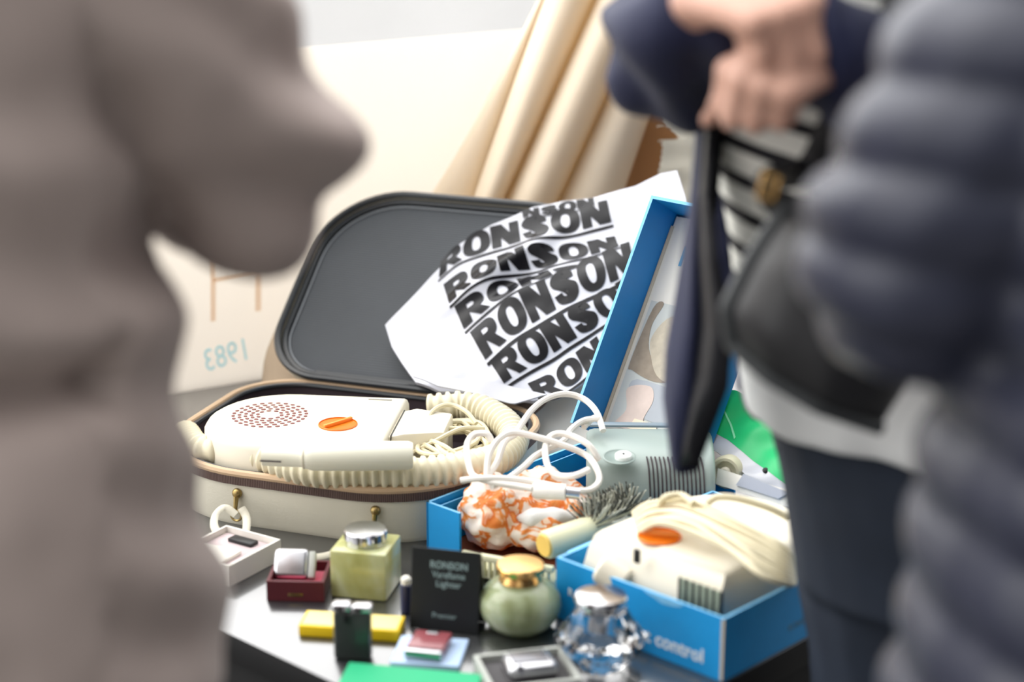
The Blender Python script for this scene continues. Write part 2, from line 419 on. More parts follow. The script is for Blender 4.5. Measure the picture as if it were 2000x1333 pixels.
# ================================================================= bonnet hair dryer in the case
DZ=.840
dr=thing('bonnet_hair_dryer','cream bonnet hair dryer with round grille, orange knob and ribbed hose, inside the case','hair dryer',(-.224,2.012,.78),R(-7))
DR=dr.matrix_basis if False else T((-.224,2.012,.78),R(-7)); DRI=DR.inverted()
def stad(w0,w1,h,r,n=16):
    """D plan: round at -x, straight at +x"""
    pts=[V((w1,h,0))]
    for k in range(n+1):
        a=R(90+180*k/n); pts.append(V((w0+r+ r*math.cos(a),h*math.sin(a),0)))
    pts.append(V((w1,-h,0))); return pts
def ring_at(off,z,sl=0.0):
    return [V((p.x,p.y,z+sl*p.x)) for p in stad(-.103-off,.100+off*.3,.083+off,.085+off)]
b=nb(); loft(b,[ring_at(-.004,-.018),ring_at(.002,-.012),ring_at(.003,.030),ring_at(.002,.050),ring_at(-.002,.056),ring_at(-.008,.0595),ring_at(-.013,.060)],True)
put('dryer_body',b,cream,dr,ang=50)
gc=DRI@G(527,811,.84)
b=nb()
for k,rad in enumerate((.013,.0195,.026,.0325,.0390)):
    n=(10,16,20,24,28)[k]
    for q in range(n):
        a=2*math.pi*(q+.5*(k%2))/n
        m=T((gc.x+rad*math.cos(a),gc.y+rad*math.sin(a),.0601),a)
        bb=nb(); bmesh.ops.create_circle(bb,cap_ends=True,segments=8,radius=1); bb.transform(Matrix.Diagonal((.0021,.0027,1,1)))
        r=bmesh.ops.extrude_face_region(bb,geom=list(bb.faces)); bmesh.ops.translate(bb,verts=[v for v in r['geom'] if isinstance(v,bmesh.types.BMVert)],vec=(0,0,.0004))
        merge(b,bb,m)
put('vent_grille',b,dark_hole,dr)
kc=DRI@G(660,830,.84)
def knob(parent,c,r,z,rot,mat=orange,nrm=None):
    m=T((c.x,c.y,z),rot)
    b=nb(); lathe(b,[(r,0),(r,.0012),(r*.95,.0018),(r*.93,.0006),(0.0001,.0004)],36,m); k=put('control_knob',b,mat,parent,label='round orange knob')
    b=nb(); box(b,r*1.86,.0034,.0042,m@T((0,0,.0003)),.0008); put('knob_grip',b,mat if mat is not orange else M('orange_grip','#f39a3c',.35,noise_amt=.04),k)
knob(dr,kc,.0208,.0600,R(52))
# side switch on the front right corner
sc_=DRI@G(716,850,.826)
b=nb(); box(b,.002,.007,.011,T((.1005,-.060,.036)),.0005); put('switch',b,black_pl,dr)
b=nb(); box(b,.026,.003,.0006,T((.072,.066,.0600)),.0001); put('maker_mark',b,M('grey_print','#8f8d84',.6,noise_amt=0),dr)
# hose connector block
c0=G(752,800,.812); c1=G(842,795,.815)
def dl(p): return DRI@p
b=nb()
cx=V((.128,-.018,.034)) 
r0=[V((.098,-.036,.004)),V((.098,.048,.004)),V((.098,.048,.054)),V((.098,-.036,.054))]
r1=[V((.116,-.034,.002)),V((.116,.050,.002)),V((.116,.050,.058)),V((.116,-.034,.058))]
r2=[V((.156,-.018,.004)),V((.156,.044,.004)),V((.156,.044,.056)),V((.156,-.018,.056))]
bb=nb(); loft(bb,[r0,r1,r2],True); bev(bb,.003,2); merge(b,bb); put('hose_connector',b,cream,dr)
b=nb(); box(b,.0012,.084,.052,T((.1022,.006,.004)),.0003); put('connector_gasket',b,black_pl,dr)
hp=[dl(p) for p in (G(838,800,.812),G(868,796,.815),G(905,794,.816),G(950,805,.815),G(990,832,.813),G(1003,862,.810),G(978,893,.815),G(925,910,.820),G(850,921,.821),G(780,926,.821),G(700,925,.821),G(620,921,.821),G(560,909,.820),G(505,890,.819),G(450,876,.817),G(405,882,.812),G(378,872,.808),G(362,850,.800))]
hp=resample(cat(hp,12),420)
rr=[]
for i in range(420):
    ph=(i%6)/6; rr.append(.0155+.0018*(1 if ph in(1/6,2/6,3/6) else -1)*(.9))
b=nb(); tube(b,hp,rr,16); put('hose',b,cream_hose,dr,ang=70)
# wand attachment lying on the hose
wa=thing('nozzle_wand','white tapered nozzle wand lying in front of the dryer inside the case','nozzle')
b=nb(); a0=G(806,890,.848); a1=G(596,893,.850); a2=G(560,892,.850); a3=G(514,890,.850)
pth=[a0,a0.lerp(a1,.04),a0.lerp(a1,.5),a0.lerp(a1,.93),a1,a1.lerp(a2,.15),a2,a3]
tube(b,pth,[.013,.0145,.0150,.0140,.0118,.0105,.0104,.0102],20); put('handle',b,M('ivory_plastic','#f3f1de',.35,noise_amt=.02),wa)
b=nb(); tube(b,[a2.lerp(a3,.2)+V((0,-.0103,-.002)),a3+V((-.002,-.0103,-.002))],.0009,6); put('tip_slot',b,dark_slot,wa)
b=nb(); tube(b,[a1+V((0,0,0)),a1.lerp(a2,.08)],.0122,20); put('collar',b,cream,wa)
# flex bundled in the case, part of the dryer
def bundle(parent,name,mat,cpx,n,seed,r=.0027,rx=60,ry=36,z0=.815,dz=.020,inv=None):
    rnd=random.Random(seed)
    for k in range(n):
        ang=rnd.uniform(-.6,.6); ox,oy=rnd.uniform(-22,22),rnd.uniform(-14,14); sx=rx*rnd.uniform(.65,1.1); sy=ry*rnd.uniform(.6,1.1); z=z0+dz*(k/n)
        pts=[]
        for q in range(9):
            a=2*math.pi*q/9
            X=sx*math.cos(a)*rnd.uniform(.88,1.1); Y=sy*math.sin(a)*rnd.uniform(.85,1.15)
            x=cpx[0]+ox+X*math.cos(ang)-Y*math.sin(ang); y=cpx[1]+oy+(X*math.sin(ang)+Y*math.cos(ang))
            p=G(x,y,z+rnd.uniform(-.004,.004)); pts.append(inv@p if inv else p)
        yield cat(pts,8,True)
b=nb()
for pth in bundle(dr,'flex',cord_cream,(885,862),8,3,inv=DRI,z0=.808,dz=.022): tube(b,pth,.0026,8,True)
for pts in ([(845,850,.82),(838,815,.835),(858,795,.842),(885,792,.842),(912,806,.838),(930,828,.83)],[(735,862,.815),(742,850,.826),(765,850,.826),(800,868,.82),(850,890,.82),(900,902,.815)],[(815,862,.822),(850,880,.826),(880,905,.82)],[(830,858,.825),(868,872,.83),(905,900,.82)],[(805,905,.815),(850,895,.82),(920,880,.822),(955,866,.82)],[(800,888,.815),(850,862,.828),(900,838,.835),(945,838,.83)]):
    tube(b,cat([dl(G(*p)) for p in pts],8),.0026,8)
put('flex',b,cord_cream,dr)

# ================================================================= printed carrier bag in the lid
ln=(e2*-math.cos(LEAN)+V((0,0,math.sin(LEAN)))).normalized()      # lid normal, towards the viewer
lp0=cl(0,D2,.060)+ln*.020
def bagw(px,py):
    s=(px*.50+py*.866)                      # across the lines of print
    r=(px*.866-py*.50)
    w=.0010*math.sin(s/21.0+1.5*math.sin(r/90))+.0022*math.sin(s/45.0+.8+r/260)
    w+=.0040*noise.noise(V((r/120,s/44,1.3)))+.0012*noise.noise(V((r/46,s/24,4.2)))
    w+=.009*math.exp(-((s-(960*.5+545*.866)+.08*(r-560))/16.0)**2)*math.exp(-((px-990)/120.0)**2)   # the folded ridge
    w-=.006*math.exp(-((s-(960*.5+560*.866)-20)/14.0)**2)*math.exp(-((px-1020)/130.0)**2)
    # sits lower at left bottom, belly in the middle
    w+=.012*math.exp(-((px-1010)/190.0)**2-((py-610)/120.0)**2)
    return w
def bagpt(px,py,lift=0.0):
    return onplane(px,py,lp0,ln)+ln*(bagw(px,py)+lift)
bag=thing('carrier_bag','white plastic bag printed with rows of black capitals, leaning in the open case lid','bag')
top=P2([(752,635),(800,590),(860,528),(900,478),(960,438),(1040,404),(1100,391),(1165,384),(1240,363),(1290,338),(1322,333)])
bot=P2([(812,748),(860,768),(960,772),(1040,783),(1090,776),(1140,745),(1190,700),(1250,640),(1300,560),(1345,470)])
lef=P2([(752,635),(764,675),(785,710),(812,748)]); rig=P2([(1322,333),(1335,375),(1350,420),(1345,470)])
g=coons(top,bot,lef,rig,150,110)
b=nb(); slab(b,[[bagpt(p.x,p.y) for p in row] for row in g],.006,nrm=tuple(ln)); put('bag_body',b,poly_white,bag,ang=60)
# under-fold of the bag along the bottom, towards the table
g=coons(P2([(812,748),(870,752),(960,758),(1020,770),(1072,782)]),P2([(860,768),(900,775),(960,786),(1005,798),(1062,784)]),P2([(812,748),(840,760),(860,768)]),P2([(1072,782),(1070,783),(1062,784)]),20,6)
b=nb(); slab(b,[[bagpt(p.x,p.y,.011) for p in row] for row in g],.002,nrm=tuple(ln)); put('bag_fold',b,poly_white,bag,ang=60)
# letters as strips in a unit box
def strip(Lp,Rp,n=14,m=3):
    Lr=resample([V((x,y,0)) for x,y in Lp],n); Rr=resample([V((x,y,0)) for x,y in Rp],n)
    return [[Lr[i].lerp(Rr[i],j/m) for j in range(m+1)] for i in range(n)]
def arc(cx,cy,rx,ry,a0,a1,n=24,e=2.4):
    out=[]
    for k in range(n+1):
        a=R(a0+(a1-a0)*k/n); ca,sa=math.cos(a),math.sin(a)
        out.append((cx+rx*math.copysign(abs(ca)**(2/e),ca),cy+ry*math.copysign(abs(sa)**(2/e),sa)))
    return out
def glyph(ch):
    if ch=='O': return [strip(arc(.5,.5,.5,.53,0,360,40),arc(.5,.5,.16,.33,0,360,40),44)]
    if ch=='N': return [strip([(0,0),(0,1)],[(.33,0),(.33,1)]),strip([(.65,0),(.65,1)],[(.98,0),(.98,1)]),strip([(0,1),(.58,0)],[(.40,1),(.98,0)])]
    if ch=='R':
        return [strip([(0,0),(0,1)],[(.35,0),(.35,1)]),
                strip([(.30,1),(.58,1)]+arc(.60,.70,.34,.30,90,-90,16)+[(.30,.40)],[(.30,.79),(.50,.79)]+arc(.50,.695,.10,.095,90,-90,10,2)+[(.30,.60)],28),
                strip([(.36,.42),(.66,0)],[(.70,.46),(1.0,0)])]
    if ch=='S':
        Lp=[(.90,.66),(.90,.80),(.78,.96),(.52,1.02),(.20,.96),(.04,.74),(.12,.54),(.36,.44),(.58,.37),(.60,.26),(.48,.19),(.36,.24),(.34,.34)]
        Rp=[(.60,.66),(.58,.76),(.52,.80),(.44,.81),(.36,.76),(.38,.68),(.56,.62),(.80,.55),(.95,.40),(.92,.16),(.74,0.0),(.48,-.03),(.05,.06)]
        Lc=[(p.x,p.y) for p in cat([V((x,y,0)) for x,y in Lp],5)]; Rc=[(p.x,p.y) for p in cat([V((x,y,0)) for x,y in Rp[:-1]]+[V((.16,.06,0)),V((.04,.32,0))],5)]
        return [strip(Lc,Rc,36)]
def row_map(base,cap):
    bl=[V((x,y,0)) for x,y in base]; cp=[V((x,y,0)) for x,y in cap]
    bl=resample(cat(bl,8),61); cp=resample(cat(cp,8),61)
    def f(u,w):
        q=max(-.0,min(1,u))*60; i=min(int(q),59); t=q-i
        B=bl[i].lerp(bl[i+1],t); C=cp[i].lerp(cp[i+1],t)
        return B.lerp(C,w)
    return f
def gridmesh(bm,grid,fn):
    b=nb(); vs=[[b.verts.new(fn(p)) for p in row] for row in grid]
    for i in range(len(vs)-1):
        for j in range(len(vs[0])-1):
            try: b.faces.new((vs[i][j],vs[i+1][j],vs[i+1][j+1],vs[i][j+1]))
            except ValueError: pass
    bmesh.ops.recalc_face_normals(b,faces=b.faces)
    # face the viewer
    for f in b.faces:
        f.normal_update()
        if f.normal.dot(ln)<0: f.normal_flip()
    merge(bm,b)
b=nb()
WORD='RONSON'; adv=1/6.0
rows=[ # baseline polyline, cap-height polyline, first letter, last letter
 ([(1020,424),(1060,421),(1110,413),(1163,402)],[(1018,410),(1060,404),(1108,393),(1160,386)],2,5),
 ([(858,548),(900,512),(960,488),(1020,474),(1100,460),(1197,436)],[(862,516),(893,482),(945,448),(1012,430),(1090,412),(1188,393)],0,5),
 ([(880,604),(930,566),(990,542),(1060,524),(1130,508),(1212,486)],[(866,560),(912,528),(975,504),(1045,488),(1120,478),(1203,463)],0,5),
 ([(908,652),(950,618),(1000,585),(1050,560),(1100,540),(1150,522)],[(890,610),(935,580),(985,556),(1035,542),(1090,532),(1140,520)],0,3),
 ([(950,712),(1000,672),(1060,634),(1110,604),(1170,572),(1245,536)],[(920,660),(965,622),(1022,580),(1085,546),(1150,508),(1232,476)],0,5),
 ([(985,755),(1030,726),(1090,690),(1150,652),(1210,612),(1275,570)],[(958,714),(1005,682),(1062,645),(1125,608),(1185,572),(1250,532)],0,5),
 ([(1052,782),(1090,772),(1125,748),(1165,716),(1215,676),(1270,628)],[(1030,752),(1065,735),(1108,705),(1150,672),(1200,635),(1255,590)],0,4)]
for base,cap,i0,i1 in rows:
    f=row_map(base,cap); k=(i1-i0+1)
    for j,ch in enumerate(WORD[i0:i1+1]):
        for st in glyph(ch):
            gridmesh(b,st,lambda p:bagpt(*f((j+.02+p.x*.965)/k,p.y).to_2d(),lift=.0011))
    # the rule under each row
    f2=f
    st=[[V((i/40,w,0)) for w in (-.22,-.17,-.12)] for i in range(41)]
    gridmesh(b,st,lambda p:bagpt(*f2(p.x,p.y).to_2d(),lift=.0011))
put('printed_lettering',b,poly_black,bag,ang=60)

# ================================================================= blue boxes
BA=math.atan2(-.678,.735); B1=V((.735,-.678,0)); B2=V((.678,.735,0))
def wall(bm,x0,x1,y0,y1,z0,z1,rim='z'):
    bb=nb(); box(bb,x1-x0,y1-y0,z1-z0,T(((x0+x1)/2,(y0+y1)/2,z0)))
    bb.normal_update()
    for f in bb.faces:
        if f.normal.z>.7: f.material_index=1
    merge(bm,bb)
F0=V((-.086,1.861,.7505))
bx=thing('appliance_box','open blue box with its lid standing up behind, holding a hairbrush and patterned cap','box',F0,BA)
WB,LB,HB,tk=.190,.262,.052,.003
b=nb()
wall(b,0,tk,0,LB,0,HB); wall(b,.006,.008,.004,LB-.004,.004,HB-.006)
wall(b,WB-tk,WB,0,.09,0,HB); wall(b,WB-tk,WB,.09,LB,0,.010); wall(b,0,WB,LB-tk,LB,0,HB); wall(b,0,.046,0,tk,0,HB)
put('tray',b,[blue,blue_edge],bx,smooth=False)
b=nb(); wall(b,tk,WB-tk,tk,LB-tk,0,.003); put('tray_floor',b,brown_card,bx,smooth=False)
# white folded corner seen inside the left wall
# lid: hinge along the far short side
PH=R(30)
lidm=T((0.006,LB+.002,HB+.001))@Euler((-(PH),0,0)).to_matrix().to_4x4()      # local: x across, z up the lid, -y towards the front
LL,LW,LH=.262,.142,.060
b=nb()
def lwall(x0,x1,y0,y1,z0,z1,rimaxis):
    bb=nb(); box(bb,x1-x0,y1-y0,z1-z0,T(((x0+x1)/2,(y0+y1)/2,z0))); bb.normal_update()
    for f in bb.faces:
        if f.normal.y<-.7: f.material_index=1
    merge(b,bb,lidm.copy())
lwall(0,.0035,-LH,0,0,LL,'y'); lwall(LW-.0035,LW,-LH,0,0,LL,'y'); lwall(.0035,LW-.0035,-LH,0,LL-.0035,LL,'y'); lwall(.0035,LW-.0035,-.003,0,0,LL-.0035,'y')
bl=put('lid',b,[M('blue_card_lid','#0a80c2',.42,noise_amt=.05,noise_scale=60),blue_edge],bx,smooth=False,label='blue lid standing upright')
b=nb(); box(b,LW-.010,.004,LL-.008,lidm@T((LW/2,-.010,.002)),.0005); card=put('printed_card',b,white_card,bl,label='white printed card inside the lid')
b=nb(); box(b,.0035,.011,LL-.02,lidm@T((.0055,-.0085,.002)),.0003); put('card_edge',b,beige_card,bl)
# print on the card: a generic portrait of a woman with long hair and one letter
def cardpt(x,z,l=.0003): return lidm@V((x,-.0122-l,z))
b=nb(); text_mesh(b,'R',.032,lidm@T((.038,-.0124,.212))@Euler((R(90),0,0)).to_matrix().to_4x4(),.0002,bold=.0005); put('blue_letter',b,blue_ink,card)
def flatpoly(pts,mat,name,l):
    if len(pts)>4: pts=[(max(.0125,p.x),max(.0142,p.y)) for p in cat([V((x,z,0)) for x,z in pts],5,True)]
    b=nb(); vs=[b.verts.new(cardpt(x,z,l)) for x,z in pts]; f=b.faces.new(vs); f.normal_update()
    r=bmesh.ops.extrude_face_region(b,geom=[f]); bmesh.ops.translate(b,verts=[v for v in r['geom'] if isinstance(v,bmesh.types.BMVert)],vec=(lidm.to_3x3()@V((0,-.0001,0))))
    bmesh.ops.recalc_face_normals(b,faces=b.faces); put(name,b,mat,card,smooth=False)
flatpoly([(.012,.014),(.138,.014),(.138,.158),(.012,.158)],M('photo_grey','#c4c9c6',.5,noise_amt=.05),'photo_print',.0004)
flatpoly([(.013,.085),(.018,.15),(.03,.157),(.024,.13),(.035,.10),(.07,.078),(.05,.072),(.02,.078)],M('photo_brown','#9a8d7c',.5,noise_amt=.25,noise_scale=90),'photo_print',.0008)
flatpoly([(.030,.12),(.045,.145),(.08,.15),(.11,.13),(.11,.08),(.06,.076),(.036,.10)],M('photo_hair','#c2b8a4',.5,noise_amt=.2,noise_scale=120),'photo_print',.0012)
flatpoly([(.03,.07),(.118,.062),(.118,.035),(.06,.03),(.03,.045)],M('photo_blue_grey','#aeb4bb',.5,noise_amt=.1),'photo_print',.0010)
flatpoly([(.022,.058),(.05,.066),(.06,.052),(.056,.030),(.062,.015),(.022,.015),(.03,.035)],M('photo_pink','#d8c6bc',.5,noise_amt=.15,noise_scale=60),'photo_print',.0014)
flatpoly([(.045,.028),(.075,.028),(.080,.016),(.040,.016)],M('photo_cream','#f2e2c8',.5,noise_amt=.05),'photo_print',.0018)

# front blue box
FB=tp(.192,.232,.7505)
fb=thing('appliance_box','open blue box at the table end holding a cream hair dryer and coiled cord','box',FB,TA)
W3,L3,H3=.195,.234,.060
b=nb()
wall(b,0,tk,tk,L3-tk,0,H3); wall(b,W3-tk,W3,tk,L3-tk,0,H3); wall(b,0,W3,0,tk,0,H3); wall(b,0,W3,L3-tk,L3,0,H3)
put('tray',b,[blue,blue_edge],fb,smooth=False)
b=nb(); wall(b,tk,W3-tk,tk,L3-tk,0,.003); put('tray_floor',b,brown_card,fb,smooth=False)
b=nb(); text_mesh(b,'heat control',.0185,T((.128,-.0002,.0165))@Euler((R(90),0,0)).to_matrix().to_4x4(),.0002,bold=.0004,xs=1.0)
put('white_lettering',b,white_ink,fb,smooth=False); b=nb(); text_mesh(b,'R',.010,T((.018,-.0002,.030))@Euler((R(90),0,0)).to_matrix().to_4x4(),.0002,bold=.0003)
put('white_lettering',b,white_ink,fb,smooth=False)
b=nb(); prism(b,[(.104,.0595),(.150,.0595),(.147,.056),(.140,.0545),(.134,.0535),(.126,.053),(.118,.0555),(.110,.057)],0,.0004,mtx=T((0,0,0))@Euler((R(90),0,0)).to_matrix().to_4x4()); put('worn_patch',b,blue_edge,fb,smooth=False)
b=nb(); box(b,.003,.0006,.058,T((W3-.0012,-.0001,.001)),.0001); put('worn_corner',b,beige_card,fb,smooth=False)
b=nb(); text_mesh(b,'RONSON',.009,T((W3+.0002,.115,.018))@Euler((R(90),0,R(90))).to_matrix().to_4x4(),.0002); put('side_lettering',b,M('pale_blue_print','#5f93b2',.6,noise_amt=0),fb,smooth=False)

# ---- cream dryer in the front box
D2M=FB+V((0,0,0)); 
d2=thing('hair_dryer','cream hair dryer with orange knob and wrapped cord, lying in the front blue box','hair dryer',tp(.289,.344,.757),TA)
def ring2(off,z,tilt=.10):
    # flat end to the front (-y), round at the back
    pts=[V((.077+off,-.098-off*.4,0))]
    for k in range(17):
        a=R(0+180*k/16); pts.append(V(((.077+off)*math.cos(a),.012+(.080+off)*math.sin(a),0)))
    pts.append(V((-.077-off,-.098-off*.4,0)))
    return [V((p.x,p.y,z)) for p in pts]
def skew(r,dy): return [V((p.x,p.y+(dy if p.y<-.05 else 0),p.z)) for p in r]
b=nb(); loft(b,[ring2(-.006,.000),ring2(0,.006),ring2(0,.045),skew(ring2(0,.062),.008),skew(ring2(-.002,.074),.014),skew(ring2(-.006,.078),.018),skew(ring2(-.011,.080),.020)],True)
put('dryer_body',b,cream,d2,ang=50)
D2X=T(tp(.289,.344,.757),TA).inverted()
kc=D2X@G(1288,1050,.837)
knob(d2,kc,.0205,.0801,R(30))
b=nb()
for k in range(6): box(b,.0052,.0016,.0225,T((.041+.0076*k,-.0978,.047)),.0002)
put('vent_slots',b,M('grey_green_slot','#9aa794',.6),d2)
b=nb()
for k in range(7): box(b,.0026,.0024,.023,T((.0375+.0076*k,-.0980,.0468)),.0002)
put('vent_bars',b,black_pl,d2)
fp=tp(.289,.344,.757)-E2*.0975; q=D2X@onplane(1244,1088,fp,E2); b=nb(); box(b,.006,.0030,.013,T((q.x,-.0975,q.z-.006)),.0003); put('switch',b,black_pl,d2)
b=nb(); box(b,.045,.0012,.012,T((-.008,-.0983,.029)),.0002); put('rating_label',b,tan_label,d2)
b=nb()
rq=random.Random(5)
for k in range(8):
    f=k/7; j=lambda n: rq.uniform(-n,n)
    # each turn wraps over the back of the dryer, from the upper left down to the right edge
    pts=[G(1238+10*f,1002+40*f,.838),G(1270+16*f+j(4),982+44*f+j(4),.853+j(.002)),G(1335+14*f+j(6),978+58*f+j(5),.858+j(.003)),G(1410+8*f+j(6),1002+76*f+j(6),.856+j(.003)),G(1482+j(6),1040+76*f+j(5),.850),G(1532,1072+68*f,.838),G(1550,1100+40*f,.812)]
    tube(b,cat([D2X@p for p in pts],8),.0030,8)
pts=[G(1290,985,.858),G(1300,972,.866),G(1330,968,.868),G(1355,985,.866)]; tube(b,cat([D2X@p for p in pts],8),.0034,8)
pts=[G(1380,985,.862),G(1400,972,.868),G(1440,974,.868),G(1500,992,.860),G(1540,1012,.85)]; tube(b,cat([D2X@p for p in pts],8),.0034,8)
put('flex',b,cord_cream,d2)
# ridged pale end (nozzle) at the left of that dryer
nz=thing('dryer_nozzle','short white ribbed nozzle beside the dryer in the front blue box','nozzle')
b=nb(); q0=G(1170,1108,.812); q1=G(1225,1142,.800)
tube(b,[q0,q0.lerp(q1,.1),q0.lerp(q1,.9),q1],[.011,.014,.0145,.012],20); put('nozzle_tube',b,cream,nz)

# ---- grey dryer
GM=T((.1425,1.922,.764),R(-2)); gd=thing('hair_dryer','grey-green box-shaped hair dryer with dial and side slots, on the blue box','hair dryer',(.1425,1.922,.764),R(-2))
def sq(px,y0,z0): return V((px,y0,z0))
prof=[(-.052,.012),(-.054,.030),(-.050,.052),(-.040,.068),(-.024,.077),(.0,.081),(.034,.082),(.046,.078),(.050,.066),(.050,.010),(.044,.002),(-.044,.002)]
def gring(x,s=1.0): return [V((x,y*s,.042+(z-.042)*s)) for y,z in prof]
b=nb(); loft(b,[gring(-.066,.90),gring(-.063,.97),gring(-.058,1.0),gring(.052,1.0),gring(.058,.985),gring(.062,.94),gring(.064,.86)],True); put('dryer_body',b,grey_body,gd,ang=50)
b=nb(); box(b,.118,.010,.003,T((-.004,.044,.0815)),.001); put('top_edge_strip',b,grey_dark,gd)
GI=GM.inverted(); dc=GI@G(1210,880,.852)
nt_=V((0,-.10,1)).normalized()
b=nb(); m=T((dc.x,dc.y,.0800),0,R(6)); lathe(b,[(.0165,0),(.0168,.0012),(.0155,.0016),(.014,.0004),(.0001,-.0002)],36,m); dl_=put('dial',b,M('pale_grey_dial','#8b9a95',.35,noise_amt=.02),gd)
b=nb(); lathe(b,[(.0085,.0),(.0085,.004),(.0075,.005),(.0001,.0045)],28,m@T((.004,-.001,0))); put('dial_button',b,M('white_dial','#f4f6f4',.3,noise_amt=0),dl_)
b=nb(); ell(b,m@V((.004,-.001,.0052)),(.0014,.0014,.0008)); put('dial_mark',b,black_pl,dl_)
b=nb()
def prof_pt(y):
    for i in range(len(prof)-1):
        (ya,za),(yb,zb)=prof[i],prof[i+1]
    return None
curve=[(-.0545,.026),(-.0545,.034),(-.0515,.051),(-.0415,.0675),(-.030,.0748)]
for k in range(14):
    x=-.001+.0042*k
    pth=[V((x+.0035*(i/4)**2*-1.2,y-.0002,z+.0002)) for i,(y,z) in enumerate(curve)]
    tube(b,cat(pth,4),.00085,6)
put('vent_slots',b,dark_slot,gd)
# its white cord in loose loops
b=nb()
def px3(l): return [GI@D(x,y,tt) for x,y,tt in l]
loops=[[(1178,842,2.04),(1165,805,2.06),(1140,780,2.08),(1105,770,2.08),(1070,778,2.07),(1040,800,2.05),(1015,835,2.03),(1005,850,2.02),(985,865,2.01),(970,905,1.99),(950,935,1.97)],
 [(1140,835,2.05),(1155,820,2.06),(1165,816,2.06)],
 [(950,935,1.97),(955,890,1.98),(975,858,1.99),(1005,846,2.0),(1055,856,2.0),(1105,872,2.0),(1145,890,2.0),(1165,915,1.98),(1170,940,1.97),(1150,958,1.955),(1110,956,1.95),(1060,945,1.95),(1000,936,1.95),(940,935,1.95),(900,939,1.955)],
 [(1170,900,2.0),(1150,870,2.0),(1110,850,2.01),(1080,850,2.01),(1066,870,2.0),(1068,905,1.98),(1085,928,1.97),(1120,930,1.96),(1150,918,1.97)],
 [(1170,818,2.05),(1140,822,2.05),(1115,840,2.04),(1100,862,2.02),(1050,888,2.0),(1020,915,1.98),(985,940,1.96),(960,950,1.95)],
 [(915,905,1.97),(912,870,1.99),(925,850,2.0),(950,848,2.0),(960,862,2.0)],
 [(915,905,1.97),(925,930,1.96),(960,942,1.95),(1010,950,1.945),(1040,955,1.94)]]
for l in loops: tube(b,cat(px3(l),8),.0033,8)
put('flex',b,cord_white,gd)
# plug end
b=nb(); a=GI@D(1040,958,1.945); c=GI@D(1105,962,1.94); d=GI@D(1132,965,1.94)
tube(b,[a,a.lerp(c,.1),c],[.006,.0085,.008],14); put('plug',b,cord_white,gd)
b=nb(); tube(b,[c,d],.0058,14); put('plug_cap',b,chrome_soft,gd)

# ---- patterned cap
cap=nb()
cc=tp(.062,.335,.785)
ell(cap,(cc.x-.030,cc.y+.000,.790),(.042,.040,.036)); ell(cap,(cc.x+.012,cc.y+.012,.792),(.050,.042,.036)); ell(cap,(cc.x+.016,cc.y-.026,.780),(.040,.026,.022)); ell(cap,(cc.x+.044,cc.y-.004,.784),(.03,.03,.026))
cap=remesh(cap,.0022,3)
def capd(p):
    d=.007*noise.noise(p*42)+.004*noise.noise(p*95+V((3,1,2)))
    q=(p-V((cc.x+.014,cc.y-.008,.81))).length
    return d-.016*math.exp(-(q/.022)**2)
displace(cap,capd)
tag(put('shower_cap',cap,cap_cloth,ang=180),'crumpled orange-and-white patterned cloth cap in the blue box','cap')
# white inner cloth in the mouth of the cap
b=nb(); ell(b,(cc.x+.016,cc.y-.030,.795),(.030,.014,.010)); b=remesh(b,.002,2); displace(b,lambda p:.003*noise.noise(p*70))
o=put('cap_lining',b,white_cloth,bpy.data.objects['shower_cap'],ang=180)
# ---- hairbrush
hb=thing('hairbrush','cream round-handled hairbrush with amber end cap and dark bristles, in the blue box','hairbrush')
h0=G(1064,1066,.795); h1=G(1150,1036,.797); h2=G(1236,1000,.797)
b=nb(); tube(b,[h0,h0.lerp(h1,.06),h0.lerp(h1,.9),h1,h1.lerp(h2,.1),h2.lerp(h1,.05),h2],[.0125,.0142,.0140,.0130,.0115,.0110,.0095],20); put('handle',b,comb_m,hb)
ax=(h0-h1).normalized()
b=nb(); tube(b,[h0-ax*.001,h0+ax*.0022],[.0112,.0106],24); put('end_cap',b,yellow_pl,hb)
b=nb(); rnd=random.Random(4)
for i in range(22):
    for j in range(9):
        f=i/21; p=h1.lerp(h2,f); side=(h2-h1).cross(V((0,0,1))).normalized()
        a=R(-62+124*j/8); dirv=(V((0,0,1))*math.cos(a)+side*math.sin(a)).normalized()
        tip=p+dirv*(.030+.003*rnd.random())+V((rnd.uniform(-.002,.002),0,0))
        tube(b,[p+dirv*.008,tip],.00065,4,mi=(1 if rnd.random()<.3 else 0))
put('bristles',b,[bristle_m,bristle_pale],hb)
# ---- ribbed comb attachment below the cap
cb=thing('comb_attachment','cream ribbed comb attachment under the patterned cap at the blue box front','comb')
k0=G(905,1088,.772); k1=G(1085,1120,.772); dd=(k1-k0); yaw=math.atan2(dd.y,dd.x); mid=(k0+k1)/2
cm=T((mid.x,mid.y,.7535),yaw)
b=nb(); box(b,dd.length,.030,.011,cm@T((0,.012,0)),.003); box(b,dd.length,.007,.007,cm@T((0,-.004,.020)),.002); put('comb_back',b,comb_m,cb)
b=nb()
for k in range(15): box(b,.0028,.006,.021,cm@T((-dd.length/2+.006+k*(dd.length-.012)/14,-.004,.003)),.0008)
put('comb_teeth',b,comb_m,cb)

